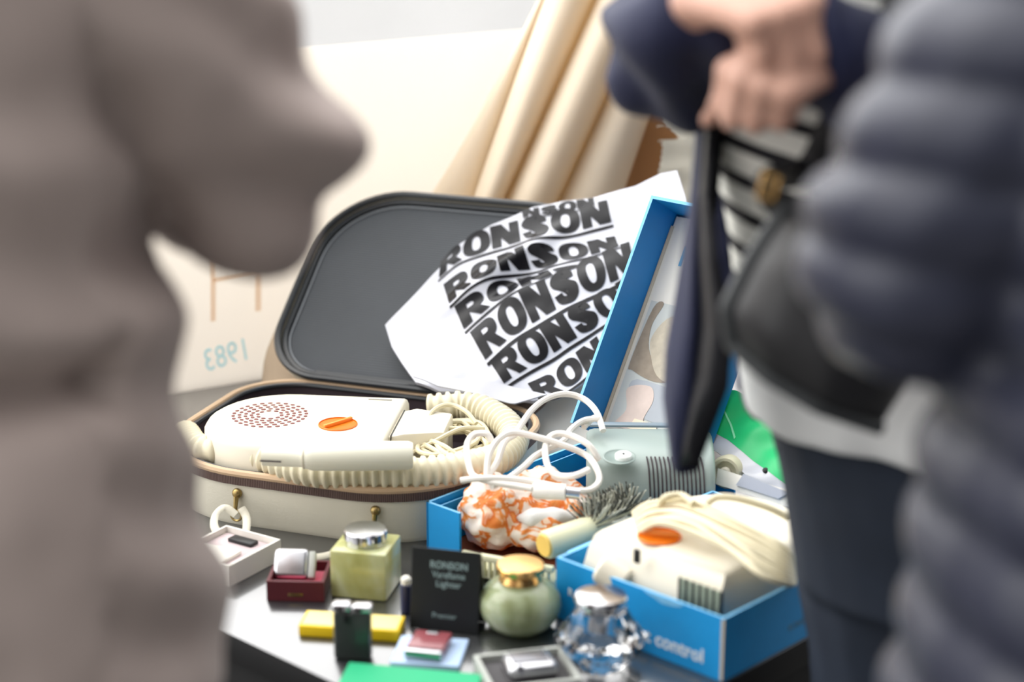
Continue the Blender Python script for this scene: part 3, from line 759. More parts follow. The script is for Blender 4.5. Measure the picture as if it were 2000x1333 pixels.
# ---- round cream attachment, green bag, slate rectangle behind the front box
ro=thing('round_attachment','small cream round attachment beside the right end of the grey dryer','attachment')
m=T(G(1424,930,.808)+V((0,.012,0)),R(-25),R(78))
b=nb(); lathe(b,[(.016,-.020),(.0175,-.016),(.0175,.004),(.015,.009),(.012,.009),(.011,.004),(.0001,.004)],28,m); put('attachment_body',b,cream_hose,ro)
b=nb(); lathe(b,[(.006,.004),(.006,.010),(.004,.012),(.0001,.012)],20,m); put('hub',b,cream,ro)
gb=thing('carrier_bag','green and white plastic bag propped behind the front blue box','bag')
BN=(E2*-.75+V((0,0,.66))).normalized(); bp0=tp(.33,.515,.80)
def gpt(px,py,l=0): return onplane(px,py,bp0,BN)+BN*(l+.0035*noise.noise(V((px/60,py/35,.7)))+.0015*math.sin((px+py*1.4)/22))
Lq=lambda a:[V((x,y,0)) for x,y in a]
g=coons(Lq([(1372,832),(1420,858),(1470,900),(1520,935),(1560,965)]),Lq([(1392,878),(1430,905),(1470,940),(1510,968),(1550,1000)]),Lq([(1372,832),(1380,855),(1392,878)]),Lq([(1560,965),(1556,982),(1550,1000)]),30,10)
b=nb(); slab(b,[[gpt(p.x,p.y) for p in r] for r in g],.004,nrm=tuple(BN)); put('white_panel',b,poly_white,gb)
g=coons(Lq([(1400,760),(1440,765),(1500,800),(1560,830)]),Lq([(1372,832),(1420,858),(1470,900),(1560,965)]),Lq([(1400,760),(1385,795),(1372,832)]),Lq([(1560,830),(1562,900),(1560,965)]),30,16)
b=nb(); slab(b,[[gpt(p.x,p.y,.0003) for p in r] for r in g],.004,nrm=tuple(BN)); put('green_panel',b,green_bag,gb)
g=[[gpt(*p,.0012) for p in ((1413,801),(1416,800))],[gpt(*p,.0015) for p in ((1425,830),(1428,828))],[gpt(*p,.0012) for p in ((1434,858),(1437,855))]]
b=nb(); slab(b,g,.0006,nrm=tuple(BN)); put('pale_crease_line',b,M('pale_green_print','#8fe8b4',.4,noise_amt=0),gb)
b=nb(); ell(b,gpt(1498,922,.0005),(.0035,.0035,.0012),T((0,0,0),0,R(40))); put('black_spot',b,black_pl,gb)
sl=nb(); p0_=[G(1440,950,.800),G(1455,925,.812),G(1532,962,.812),G(1520,990,.800)]
sp=tp(.325,.482,.7605)
cdm=thing('card','blue-grey rectangle on a white sheet behind the front blue box','card')
Q=[onplane(x,y,tp(.33,.487,.80),(E2*-.9+V((0,0,.43))).normalized()) for x,y in ((1437,948),(1452,926),(1540,963),(1520,975))]
nn=(E2*-.9+V((0,0,.43))).normalized()
g=coons([Q[1],Q[2]],[Q[0],Q[3]],[Q[1],Q[0]],[Q[2],Q[3]],4,4); b=nb(); slab(b,g,.002,nrm=tuple(nn)); put('card_sheet',b,grey_slate,cdm,smooth=False)  # flat blue-grey rectangle set in front of the white sheet
Q=[onplane(x,y,tp(.33,.490,.80),nn) for x,y in ((1398,946),(1402,915),(1570,968),(1570,1000))]
g=coons([Q[1],Q[2]],[Q[0],Q[3]],[Q[1],Q[0]],[Q[2],Q[3]],4,4); b=nb(); slab(b,g,.002,nrm=tuple(nn)); put('white_backing',b,white_card,cdm,smooth=False)

# ---- pale paper bag and brown sheet between case and blue box
pn=(V((-.25,-.62,.74))).normalized(); pp0=tp(-.035,.60,.82)
def ppt(px,py,l=0): return onplane(px,py,pp0,pn)+pn*(l+.006*noise.noise(V((px/50,py/40,3.3))))
g=coons(Lq([(1030,778),(1080,735),(1140,700),(1185,680)]),Lq([(1010,895),(1060,915),(1120,900),(1185,870)]),Lq([(1030,778),(1015,830),(1010,895)]),Lq([(1185,680),(1190,780),(1185,870)]),26,26)
b=nb(); slab(b,[[ppt(p.x,p.y) for p in r] for r in g],.012,nrm=tuple(pn)); pb=put('paper_bag',b,cream_paper,ang=60)
tag(pb,'pale paper bag standing between the cream case and the blue box','bag')
g=coons(Lq([(1000,800),(1040,785),(1075,778)]),Lq([(1018,832),(1030,826),(1042,818)]),Lq([(1000,800),(1010,816),(1018,832)]),Lq([(1075,778),(1060,800),(1042,818)]),10,8)
b=nb(); slab(b,[[ppt(p.x,p.y,.006) for p in r] for r in g],.003,nrm=tuple(pn)); put('brown_flap',b,M('brown_paper','#8d7464',.8,noise_amt=.1),pb,ang=60)

# ================================================================= behind the case
def wl(u,v,z): q=e1*u+e2*v; return V((q.x,q.y,z))
b=nb(); rg=[]
for u,sc in ((-1.085,.72),(-1.06,.95),(-1.0,1.0),(-.9,1.03),(-.8,.98),(-.76,.9)):
    prof_=[(2.045,.7505),(2.19,.7505),(2.195,.80),(2.18,.86),(2.155,.885),(2.13,.865),(2.09,.815),(2.055,.775)]
    rg.append([wl(u+.012*noise.noise(V((u*9,z*20,0))),2.12+(v-2.12)*sc,.7505+(z-.7505)*sc) for v,z in prof_])
loft(b,rg,True); bmesh.ops.subdivide_edges(b,edges=b.edges,cuts=2,use_grid_fill=True)
displace(b,lambda p:.004*noise.noise(p*30) if p.z>.76 else 0)
tag(put('paper_bag',b,tan_shaded_cloth,ang=60),'tan cloth fold, shade put into its colour, propping up the back of the case lid','bag')  # tan colour stands for the shaded foot of the drape
# display board with faded print seen reversed
bd=V((.866,.5,0)); bn=V((.5,-.866,0)); b0=V((-.38,2.382,.75))
bo=thing('display_board','tall pale board with reversed blue number 1983, standing behind the case','board',b0,R(30))
b=nb(); box(b,1.05,.006,.418,T((-.045,.003,0)),.001); put('board_sheet',b,board_m,bo)
BI=T(b0,R(30)).inverted()
def bpt(px,py): return BI@onplane(px,py,b0,bn)
b=nb()
pa=bpt(392,722); pc=bpt(497,690)
cx_=(pa.x+pc.x)/2; ang_=math.atan2(pc.z-pa.z,pc.x-pa.x)
q=bpt(443,695); w_=(pc.x-pa.x)
text_mesh(b,'1983',.042,T((q.x,-.0004,q.z))@Euler((R(90),0,0)).to_matrix().to_4x4()@Euler((0,0,ang_)).to_matrix().to_4x4()@Matrix.Diagonal((-1,1,1,1)),0,xs=w_/.095)
bmesh.ops.recalc_face_normals(b,faces=b.faces); put('reversed_number',b,pale_blue_ink,bo,smooth=False)
b=nb()
for (x0,y0,x1,y1,w) in ((416,470,416,628,.007),(504,505,504,608,.008),(416,548,500,528,.006)):
    a=bpt(x0,y0); c=bpt(x1,y1); m_=(a+c)/2; L_=(c-a).length; an=math.atan2(c.z-a.z,c.x-a.x)
    bb=nb(); bmesh.ops.create_grid(bb,x_segments=1,y_segments=1,size=.5); merge(b,bb,T((m_.x,-.0004-.0001*(y0==548),m_.z))@Euler((0,-an,0)).to_matrix().to_4x4()@Matrix.Diagonal((L_,1,w,1))@Euler((R(90),0,0)).to_matrix().to_4x4())
put('faded_letter',b,tan_ink,bo,smooth=False)
# curtain
cu=nb(); U=168; Vn=60
def cb(k,q):
    top=(1050,1064,1165,1268,1340)[k]; bot_=(858,925,985,1090,1212)[k]
    x=top+(bot_-top)*q
    if k==0: x-=55*max(0,q-.55)**1.5
    return x
g=[]
for i in range(U+1):
    k=min(3,i//42); t=(i-42*k)/42; row=[]
    amp=(.016,.060,.072,.060)[k]; fd=amp*max(0,1-abs(2*t-1)**2.2)**.6
    for j in range(Vn+1):
        v=j/Vn; py=-420+1030*v; q=py/390.0
        px=cb(k,q)*(1-t)+cb(k+1,q)*t+3*math.sin(v*6+i*.03)
        row.append(D(px,py,2.575-fd*(1-.10*math.sin(v*5+k))-.008*math.sin(v*4)))
    g.append(row)
slab(cu,g,.0012); tag(put('curtain',cu,drape_m,ang=50),'cream curtain hanging in long slanting pleats behind the case','curtain')
# brown sheet, shade put into its colour, and frayed calico at the right of it
pn2=V((-.1,-1,.05)).normalized(); kp=D(1290,300,2.60)
g=coons(Lq([(1150,120),(1300,120),(1460,120)]),Lq([(1120,560),(1300,560),(1460,560)]),Lq([(1150,120),(1120,560)]),Lq([(1460,120),(1460,560)]),16,16)
b=nb(); slab(b,[[onplane(p.x,p.y,kp,pn2)+pn2*(.006*math.sin(p.x/40+p.y/90)) for p in r] for r in g],.002,nrm=tuple(pn2)); tag(put('shaded_cloth',b,shade_brown,ang=50),'brown sheet coloured as shaded cloth behind the curtain edge and frayed cloth','paper')
kp2=D(1340,320,2.54)
edge=[(1296,214),(1297,235),(1303,247),(1310,250),(1314,258),(1322,263),(1325,270),(1318,274),(1305,273),(1292,273),(1294,290),(1291,312),(1287,332),(1280,360),(1280,420)]
g=[]
for j,(x,y) in enumerate(resample([V((a,b_,0)) for a,b_ in edge],60)[k].to_2d() for k in range(60)):
    x+=1.6*math.sin(j*2.1); row=[]
    for i in range(14):
        px=x+(1470-x)*i/13; row.append(onplane(px,y,kp2,pn2)+pn2*(.008*noise.noise(V((px/45,y/45,9)))))
    g.append(row)
b=nb(); slab(b,g,.0012,nrm=tuple(pn2)); 
for (pts) in ([(1297,244),(1288,245),(1283,247)],[(1305,330),(1318,329),(1332,326)],[(1292,273),(1286,276)]):
    tube(b,[onplane(x,y,kp2,pn2)+pn2*.004 for x,y in pts],.0006,5)
tag(put('frayed_cloth',b,frayed_m,ang=50),'cream calico cloth with a frayed torn edge above the blue lid','cloth')

# ================================================================= lighters and small boxes in front
# white gift box with a lighter set, left
wb=thing('gift_box','white open box with a pinkish insert, half hidden by the taupe coat','box',(-.272,1.7696,.7505),R(57.5))
b=nb(); Lw,Ww,Hw=.078,.070,.022
wall(b,0,Lw,0,.0025,0,Hw); wall(b,0,Lw,Ww-.0025,Ww,0,Hw); wall(b,0,.0025,.0025,Ww-.0025,0,Hw); wall(b,Lw-.0025,Lw,.0025,Ww-.0025,0,Hw); wall(b,.0025,Lw-.0025,.0025,Ww-.0025,0,.003)
put('box_tray',b,[white_card,white_card],wb,smooth=False)
b=nb(); box(b,Lw-.006,Ww-.006,.013,T((Lw/2,Ww/2,.003)),.001); put('insert',b,M('pinkish_insert','#cbb9bb',.7,noise_amt=.05),wb)
b=nb(); box(b,.012,.030,.004,T((Lw-.016,Ww/2,.016)),.001); put('dark_catch',b,black_pl,wb)
b=nb(); box(b,.032,Ww-.008,.004,T((.020,Ww/2+.012,.0165),R(4)),.0006); put('leaflet',b,white_card,wb)
# maroon presentation box with lighter
mb=thing('presentation_box','small maroon open box lined with red velvet, holding a silver lighter','box',(-.2055,1.7365,.7505),R(-3))
b=nb(); w,l,h=.055,.052,.020
wall(b,-w/2,w/2,0,.003,0,h); wall(b,-w/2,w/2,l-.003,l,0,h); wall(b,-w/2,-w/2+.003,.003,l-.003,0,h); wall(b,w/2-.003,w/2,.003,l-.003,0,h); wall(b,-w/2+.003,w/2-.003,.003,l-.003,0,.003)
put('box_tray',b,[maroon,maroon],mb,smooth=False)
b=nb(); box(b,w-.007,l-.007,.008,T((0,l/2,.003)),.001); put('velvet_insert',b,velvet,mb)
b=nb(); box(b,.014,.0003,.003,T((0,-.0001,.005)),.0001); put('gilt_mark',b,brass,mb)
sl_=thing('lighter','silver pocket lighter standing in the small maroon box','lighter',(-.213,1.760,.7618),R(-3))
b=nb(); box(b,.034,.012,.030,T((0,.002,0),0,R(-38)),.005,3); put('lighter_body',b,chrome_soft,sl_)
b=nb(); box(b,.006,.011,.026,T((.0205,.002,.001),0,R(-38)),.001); put('lighter_cap',b,grey_box,sl_)
# square onyx table lighter
sj=thing('table_lighter','square pale green onyx table lighter with a round chrome top','lighter',(-.140,1.7675,.7505),R(-13))
b=nb(); box(b,.0555,.054,.048,T((0,-.001,0)),.0025,2); put('onyx_base',b,onyx_pale,sj)
b=nb(); lathe(b,[(.0195,.048),(.0195,.0515),(.0208,.053),(.0208,.0605),(.0195,.0618),(.0001,.0622)],36); put('chrome_top',b,chrome,sj)
b=nb(); box(b,.006,.0015,.0095,T((.004,-.0208,.0515)),.0005); put('thumb_piece',b,chrome_soft,sj)
# round onyx lighter
rl=thing('table_lighter','round green onyx table lighter with a gold top','lighter',(.0075,1.679,.7505),0)
prof=[(r,z*.87) for r,z in [(.016,0),(.024,.001),(.031,.008),(.0365,.018),(.0382,.028),(.0365,.038),(.030,.048),(.022,.0535),(.019,.0545),(.0001,.0545)]]
b=nb(); lathe(b,prof,40); put('onyx_base',b,onyx_green,rl)
b=nb(); lathe(b,[(.0190,.047),(.0198,.0485),(.0185,.051),(.0160,.0545),(.0155,.056),(.0215,.0568),(.0222,.0576),(.0222,.0622),(.0210,.0636),(.0001,.0642)],40); put('gold_top',b,gold,rl)
# crystal lighter
cr=thing('table_lighter','faceted clear crystal table lighter with a chrome top','lighter',(.0780,1.6020,.7505),R(10))
def poly(r,z,n=20,ph=0): return [V((r*(1-.05*((k+int(2*ph))%2))*math.cos(2*math.pi*(k+ph)/n),r*(1-.05*((k+int(2*ph))%2))*math.sin(2*math.pi*(k+ph)/n),z)) for k in range(n)]
b=nb(); loft(b,[poly(.022,0),poly(.0245,.003),poly(.033,.014,ph=.5),poly(.0405,.024),poly(.0410,.028,ph=.5),poly(.0355,.034),poly(.0275,.046,ph=.5),poly(.0225,.056)],True)
# spiral facets need triangles: split the twisted quads
bmesh.ops.triangulate(b,faces=[f for f in b.faces if len(f.verts)==4]); put('crystal_base',b,glass,cr,smooth=False)
b=nb(); lathe(b,[(.005,.030),(.0065,.031),(.0065,.0545),(.0001,.0550)],24); put('fuel_tank',b,chrome_soft,cr)
b=nb(); lathe(b,[(.0200,.0565),(.0200,.0595),(.0228,.0605),(.0236,.062),(.0236,.0655),(.0222,.0675),(.0001,.0690)],36); put('chrome_top',b,chrome,cr)
# pocket lighter
pk=thing('lighter','dark upright pocket lighter with chrome top, in front of the yellow box','lighter',(-.1415,1.6165,.7505),R(-6))
b=nb(); box(b,.0335,.0125,.046,None,.003,3); put('lighter_body',b,M('dark_green_grey_enamel','#3c4240',.35,noise_amt=.15,noise_scale=150,coat=.3),pk)
b=nb(); box(b,.0165,.0135,.0075,T((-.0092,0,.046)),.0025,3); put('chrome_cap',b,chrome,pk)
b=nb(); box(b,.0180,.0135,.0070,T((.0092,0,.0455)),.0025,3); put('chrome_cap',b,chrome,pk)
b=nb(); box(b,.005,.001,.008,T((-.004,-.0066,.036)),.0003); put('maker_badge',b,black_pl,pk)
# yellow box
yb=thing('flint_box','flat yellow box lying behind the dark pocket lighter','box',(-.1465,1.670,.7505),R(-8))
b=nb(); box(b,.093,.034,.011,None,.0012,2); put('box_body',b,yellow,yb)
b=nb(); box(b,.088,.029,.0006,T((0,0,.0109)),.0002); put('top_label',b,yellow_top,yb)
# black card
bc=thing('display_card','black folded display card with pale lettering, standing behind the pale blue pad','card',(-.0655,1.671,.7505),R(-14))
b=nb(); m=Euler((R(-9),0,R(0))).to_matrix().to_4x4()
box(b,.065,.0016,.077,m@T((.003,0,0)),.0003); box(b,.065,.0016,.0755,T((.003,.0285,0))@Euler((R(11),0,0)).to_matrix().to_4x4(),.0003)
put('card_sheet',b,M('black_card','#17191b',.5,noise_amt=.05),bc,smooth=False)
b=nb(); f=m@T((.006,-.0010,.0))@Euler((R(90),0,0)).to_matrix().to_4x4()
text_mesh(b,'RONSON',.0092,f@T((0,.062,0)),.0001,bold=.00025,xs=.92); put('pale_lettering',b,M('grey_print_on_black','#8fa3a3',.6,noise_amt=0),bc,smooth=False); b=nb(); text_mesh(b,'Varaflame',.0085,f@T((0,.0530,0)),.0001,bold=.0001,xs=.92); text_mesh(b,'Lighter',.0085,f@T((0,.0445,0)),.0001,bold=.0001)
put('pale_lettering',b,M('grey_print_on_black'),bc,smooth=False); b=nb(); text_mesh(b,'Premier',.0072,f@T((-.003,.0145,0)),.0001)
put('pale_lettering',b,M('grey_print_on_black'),bc,smooth=False)
# small blue tube behind card
tu=thing('refill_tube','small dark blue tube with a white cap, left of the black card','tube',tuple(G(794,1196,.7505)),0)
b=nb(); lathe(b,[(.0045,0),(.0056,.001),(.0056,.028),(.004,.029)],20); put('tube_body',b,blue_tube,tu)
b=nb(); lathe(b,[(.0048,.029),(.0048,.034),(.003,.036)],20); put('cap',b,white_card,tu)
# pale blue pad and maroon lighter
bp=thing('lighter_pad','pale blue flat box under a maroon lighter, beside the black card','box',(-.0735,1.6185,.7505),R(-8))
b=nb(); box(b,.062,.056,.006,None,.001,2); put('pad_body',b,pale_blue,bp)
ml=thing('lighter','maroon and silver pocket lighter lying on the pale blue pad','lighter',(-.0740,1.6180,.7570),R(-12))
b=nb(); box(b,.034,.036,.010,T((0,.002,0)),.002,2); put('lighter_body',b,maroon_light,ml)
b=nb(); box(b,.034,.008,.0098,T((0,-.020,0)),.002,2); put('chrome_end',b,chrome_soft,ml)
b=nb(); box(b,.010,.006,.0015,T((0,.014,.0097)),.0005); put('chrome_badge',b,chrome_soft,ml)
# green folder at the front
gf=thing('folder','green card folder lying at the table front edge','folder',(-.089,1.5560,.7505),TA+R(32))
b=nb(); box(b,.120,.050,.0015,T((0,0,0)),.0003); box(b,.120,.050,.0015,T((0,0,.0040))@Euler((R(4),0,0)).to_matrix().to_4x4(),.0003); box(b,.120,.0015,.0065,T((0,.0245,0)),.0003)
put('folder_cover',b,green_m,gf,smooth=False)
# grey presentation box with chrome lighter
gx=thing('presentation_box','grey open box with dark lining and a chrome lighter, at the table front','box',(.0130,1.5690,.7505),R(14))
b=nb(); w,l,h=.080,.068,.014
wall(b,-w/2,w/2,-l/2,-l/2+.004,0,h); wall(b,-w/2,w/2,l/2-.004,l/2,0,h); wall(b,-w/2,-w/2+.004,-l/2+.004,l/2-.004,0,h); wall(b,w/2-.004,w/2,-l/2+.004,l/2-.004,0,h); wall(b,-w/2+.004,w/2-.004,-l/2+.004,l/2-.004,0,.002)
put('box_tray',b,[grey_box,grey_box],gx,smooth=False)
b=nb(); box(b,w-.009,l-.009,.006,T((0,0,.002)),.001); put('dark_insert',b,M('dark_insert_cloth','#4c4a4c',.8),gx)
cl_=thing('lighter','chrome lighter with a dark face lying in the grey open box','lighter',(.0150,1.5705,.7592),R(14))
b=nb(); box(b,.044,.036,.013,None,.005,3); put('lighter_body',b,chrome_soft,cl_)
b=nb(); box(b,.032,.023,.001,T((0,.003,.0128)),.0004); put('dark_face',b,M('smoky_grey_face','#77777c',.25,metal=.6,noise_amt=.05),cl_)
b=nb(); lathe(b,[(.004,0),(.004,.003),(.0001,.0034)],16,T((-.012,-.014,.0095),0,R(60))); put('wheel',b,chrome,cl_)

# ================================================================= people
def head(bm,c,F,s=1.0):
    F=V((F[0],F[1],0)).normalized(); S=V((F.y,-F.x,0)); rot=Matrix((S,F,V((0,0,1)))).transposed().to_4x4()
    def e(o,r): ell(bm,V(c)+rot.to_3x3()@(V(o)*s),tuple(x*s for x in r),rot,18)
    e((0,-.012,.028),(.074,.092,.088)); e((0,.028,-.030),(.060,.062,.078)); e((0,.050,-.082),(.034,.032,.028))
    e((0,.092,-.012),(.013,.018,.026)); e((0,.098,-.026),(.016,.014,.011)); e((0,.078,.022),(.052,.016,.012))
    e((0,.082,-.058),(.024,.012,.007)); e((0,.080,-.066),(.022,.012,.006))
    e((.074,-.005,-.012),(.008,.018,.030)); e((-.074,-.005,-.012),(.008,.018,.030))
    return rot
def finish_head(parent,c,rot,hairm,long=False):
    R3=rot.to_3x3()
    for sx in (-1,1):
        b=nb(); ell(b,V(c)+R3@V((sx*.030,.078,.004)),(.012,.012,.010)); put('eye',b,eye_m,parent)
    b=nb(); ell(b,V(c)+R3@V((0,-.022,.040)),(.082,.094,.090),rot); ell(b,V(c)+R3@V((0,-.055,-.03)),(.076,.060,.085),rot)
    if long: ell(b,V(c)+R3@V((0,-.07,-.10)),(.075,.045,.10),rot)
    b=remesh(b,.006,2); displace(b,lambda p:.004*noise.noise(V((p.x*90,p.y*90,p.z*12)))); put('hair',b,hairm,parent,ang=180)
def hand(bm,w,X,N,s=1.0,curl=(60,70,40),thumb=(.5,.6,-.35),spread=.06):
    """w wrist, X towards knuckles, N out of the back of the hand; the thumb side is Y=N x X (mirror with s tuple)"""
    mir=1
    if isinstance(s,tuple): s,mir=s
    X=V(X).normalized(); N=V(N); N=(N-X*N.dot(X)).normalized(); Y=N.cross(X)*mir
    P=lambda x,y,z: V(w)+(X*x+Y*y+N*z)*s
    for (x0,x1,y0,y1,r0,r1) in ((0,.088,.020,.030,.017,.013),(0,.092,.007,.010,.018,.0135),(0,.088,-.007,-.010,.018,.013),(0,.080,-.018,-.029,.016,.012)):
        limb(bm,[P(x0,y0,0),P((x0+x1)/2,(y0+y1)/2,.003),P(x1,y1,0)],[r0*s,(r0+r1)/2*s,r1*s],10)
    for i,(y,x,L,r) in enumerate(((.030,.088,.074,.0088),(.010,.093,.082,.0090),(-.010,.089,.077,.0086),(-.028,.081,.062,.0078))):
        p=P(x,y,0); a=0; pts=[p]; rad=[r*1.12*s]
        for k,f in enumerate((.46,.30,.24)):
            a+=R(curl[k]*(1+.06*(i-1.5))); d=X*math.cos(a)-N*math.sin(a)+Y*(spread*(1.5-i))
            p=p+d.normalized()*(L*f*s); pts.append(p); rad.append(r*(1-.13*(k+1))*s)
        limb(bm,pts,rad,10)
    t0=P(.020,.024,-.004); d1=(X*thumb[0]+Y*thumb[1]+N*thumb[2]).normalized(); t1=t0+d1*.042*s; d2=(X*(thumb[0]+.5)+Y*(thumb[1]-.35)+N*thumb[2]).normalized(); t2=t1+d2*.032*s; t3=t2+(d2+X*.3).normalized()*.026*s
    limb(bm,[t0,t1,t2,t3],[.0155*s,.0118*s,.0105*s,.0085*s],10)
def shoes(parent,feet,F):
    F=V((F[0],F[1],0)).normalized(); S=V((F.y,-F.x,0)); rot=Matrix((S,F,V((0,0,1)))).transposed().to_4x4()
    for f in feet:
        b=nb(); ell(b,V((f[0],f[1],.045))+F*.02,(.045,.07,.045),rot); ell(b,V((f[0],f[1],.032))+F*.11,(.046,.075,.032),rot); ell(b,V((f[0],f[1],.07))-F*.02,(.045,.05,.06),rot)
        bb=remesh(b,.006,2)
        for v in bb.verts: v.co.z=max(v.co.z,.002)
        put('shoe',bb,shoe_m,parent,ang=180)

# ---- person in the taupe coat, left, seen from behind
F=V((.25,.968,0)).normalized(); S=V((F.y,-F.x,0))
pc_=thing('person','person in a taupe coat seen from behind, elbow bent out, at the left','person',(-.43,1.16,0))
def W(p): return V(p)-V((-.43,1.16,0))
b=nb()
tor=[(.90,.17,.12),(1.05,.17,.115),(1.2,.15,.105),(1.36,.17,.115),(1.46,.17,.10),(1.52,.10,.075)]
loft(b,[[W(q) for q in ering((-.425,1.165,z),w,d,S,F)] for z,w,d in tor],True)
limb(b,[W((-.425,1.175,1.50)),W((-.42,1.19,1.60))],[.062,.056])
hc=W((-.415,1.215,1.70)); rot=head(b,hc,F)
el=(-.168,1.225,1.288)
limb(b,[W((-.26,1.155,1.46)),W(el),W((-.27,1.40,1.25))],[.05,.038,.028]); hand(b,W((-.27,1.40,1.25)),(-.5,.7,-.1),(.6,.5,.5),(1.0,-1),(40,45,30))
limb(b,[W((-.595,1.175,1.46)),W((-.66,1.20,1.22)),W((-.56,1.39,1.16))],[.05,.038,.028]); hand(b,W((-.56,1.39,1.16)),(.6,.7,0),(-.4,.3,.8),1.0,(40,45,30))
for sx in (-1,1): limb(b,[W((-.425+sx*.09*S.x,1.165+sx*.09*S.y,.92)),W((-.42+sx*.10*S.x,1.175+sx*.1*S.y,.50)),W((-.42+sx*.10*S.x,1.15+sx*.1*S.y,.09))],[.088,.058,.042])
put('body',remesh(b,.006,3),skin,pc_,ang=180)
finish_head(pc_,hc,rot,hair_grey,True)
b=nb()
coat=[(.962,.236,.160),(.992,.246,.170),(1.06,.240,.166),(1.13,.228,.156),(1.195,.222,.148),(1.24,.214,.150),(1.30,.204,.146),(1.40,.208,.142),(1.47,.20,.125),(1.525,.14,.10),(1.56,.085,.085)]
loft(b,[[W(q) for q in ering((-.425,1.165,z),w,d,S,F)] for z,w,d in coat],True)
limb(b,[W((-.262,1.155,1.445)),W((-.205,1.185,1.37)),W(el),W((-.215,1.30,1.280)),W((-.262,1.385,1.265))],[.082,.074,.068,.056,.044])
limb(b,[W((-.588,1.175,1.445)),W((-.66,1.20,1.23)),W((-.575,1.37,1.17))],[.082,.066,.046])
c=remesh(b,.006,4)
def coatd(p):
    z=p.z; d=.013*noise.noise(V((p.x*5,p.y*5,p.z*9)))+.003*noise.noise(p*22)
    d-=.034*math.exp(-((z-1.195-.02*noise.noise(V((p.x*6,p.y*6,0))))/.016)**2)*(1 if p.x<.21 else 0)
    d+=.009*math.sin(z*62+p.x*9+2*noise.noise(p*6)) * math.exp(-((z-1.27)/.09)**2)
    d+=.005*math.sin(z*80+(p.x+p.y)*30) if p.x>.20 else 0
    return d
displace(c,coatd); put('coat',c,taupe,pc_,ang=180,label='taupe woollen coat')
b=nb()
loft(b,[[W(q) for q in ering((-.425,1.165,z),w,d,S,F)] for z,w,d in ((.86,.18,.13),(.96,.19,.135),(1.04,.185,.13))],True)
for sx in (-1,1): limb(b,[W((-.425+sx*.09*S.x,1.165+sx*.09*S.y,.92)),W((-.42+sx*.10*S.x,1.175+sx*.1*S.y,.50)),W((-.42+sx*.10*S.x,1.15+sx*.1*S.y,.10))],[.105,.078,.062])
put('trousers',remesh(b,.008,2),trouser,pc_,ang=180)
shoes(pc_,[W((-.42+sx*.10*S.x,1.15+sx*.1*S.y,0)) for sx in (-1,1)],F)

# ---- person in the navy jacket, right of the table
F=V((-.45,-.893,0)).normalized(); S=V((-F.y,F.x,0))       # S: to the picture's right
pa_=thing('person','person in a navy jacket and striped top, hands clasped, beyond the table end','person',(.40,1.52,0))
A0=V((.40,1.52,0))
def W(p): return V(p)-A0
b=nb()
def sh_c(z):
    k=[(.80,.412,1.52),(.98,.372,1.52),(1.10,.312,1.525),(1.24,.298,1.525),(1.36,.296,1.52),(1.48,.290,1.51)]
    z=max(.80,min(1.48,z))
    for i in range(5):
        if z<=k[i+1][0]:
            t=(z-k[i][0])/(k[i+1][0]-k[i][0]); return (k[i][1]+(k[i+1][1]-k[i][1])*t,k[i][2]+(k[i+1][2]-k[i][2])*t)
tor=[(sh_c(z),z,w,d) for z,w,d in ((.88,.150,.105),(.98,.150,.100),(1.10,.125,.090),(1.24,.135,.095),(1.36,.155,.098),(1.43,.140,.085),(1.475,.070,.060))]
loft(b,[[W(q) for q in ering((c[0],c[1],z),w,d,S,F)] for c,z,w,d in tor],True)
limb(b,[W((.298,1.505,1.46)),W((.290,1.49,1.55))],[.055,.050])
hc=W((.282,1.47,1.645)); rot=head(b,hc,F,.97)
rw=D(1378,-6,1.385); re_=D(1312,105,1.50); rs=V((.178,1.57,1.405))
lw=D(1612,110,1.385); le=D(1800,185,1.46); ls=V((.445,1.455,1.405))
limb(b,[W(rs),W(re_),W(rw)],[.042,.036,.026]); limb(b,[W(ls),W(le),W(lw)],[.042,.036,.026])
hand(b,W(lw),(-.72,-.62,-.16),(-.28,-.55,.72),(.82,-1),(80,100,60),(.05,.45,-.45),.0)
hand(b,W(rw),(.62,-.70,-.06),(-.02,-.30,.95),(.86,1),(70,90,55),(.75,.25,-.35),.0)
for sx in (-1,1): limb(b,[W((.400+sx*.085*S.x,1.52+sx*.085*S.y,.90)),W((.450+sx*.095*S.x,1.50+sx*.09*S.y,.49)),W((.470+sx*.10*S.x,1.52+sx*.1*S.y,.09))],[.085,.055,.040])
put('body',remesh(b,.0042,2),skin,pa_,ang=180)
finish_head(pa_,hc,rot,hair_dark,True)
# striped top
b=nb()
st=[(sh_c(z),z,w,d) for z,w,d in ((1.075,.146,.112),(1.12,.136,.104),(1.24,.146,.110),(1.36,.166,.112),(1.43,.150,.098),(1.478,.078,.070))]
loft(b,[[W(q) for q in ering((c[0],c[1],z),w,d,S,F)] for c,z,w,d in st],True); b=remesh(b,.006,3); displace(b,lambda p:.004*noise.noise(p*14))
stripe=M('striped_jersey','#e6e6de',.8,noise_amt=0)
nt=stripe.node_tree; N=nt.nodes; L=nt.links
tc=N.new('ShaderNodeTexCoord'); sx_=N.new('ShaderNodeSeparateXYZ'); L.new(tc.outputs['Object'],sx_.inputs[0])
def mth(op,a,bv):
    n=N.new('ShaderNodeMath'); n.operation=op
    if hasattr(a,'links'): L.new(a,n.inputs[0])
    else: n.inputs[0].default_value=a
    if hasattr(bv,'links'): L.new(bv,n.inputs[1])
    else: n.inputs[1].default_value=bv
    return n.outputs[0]
zz=mth('ADD',sx_.outputs['Z'],mth('MULTIPLY',sx_.outputs['X'],.22))
fr=mth('FRACT',mth('DIVIDE',zz,.0285),0); gt=mth('GREATER_THAN',fr,.63)
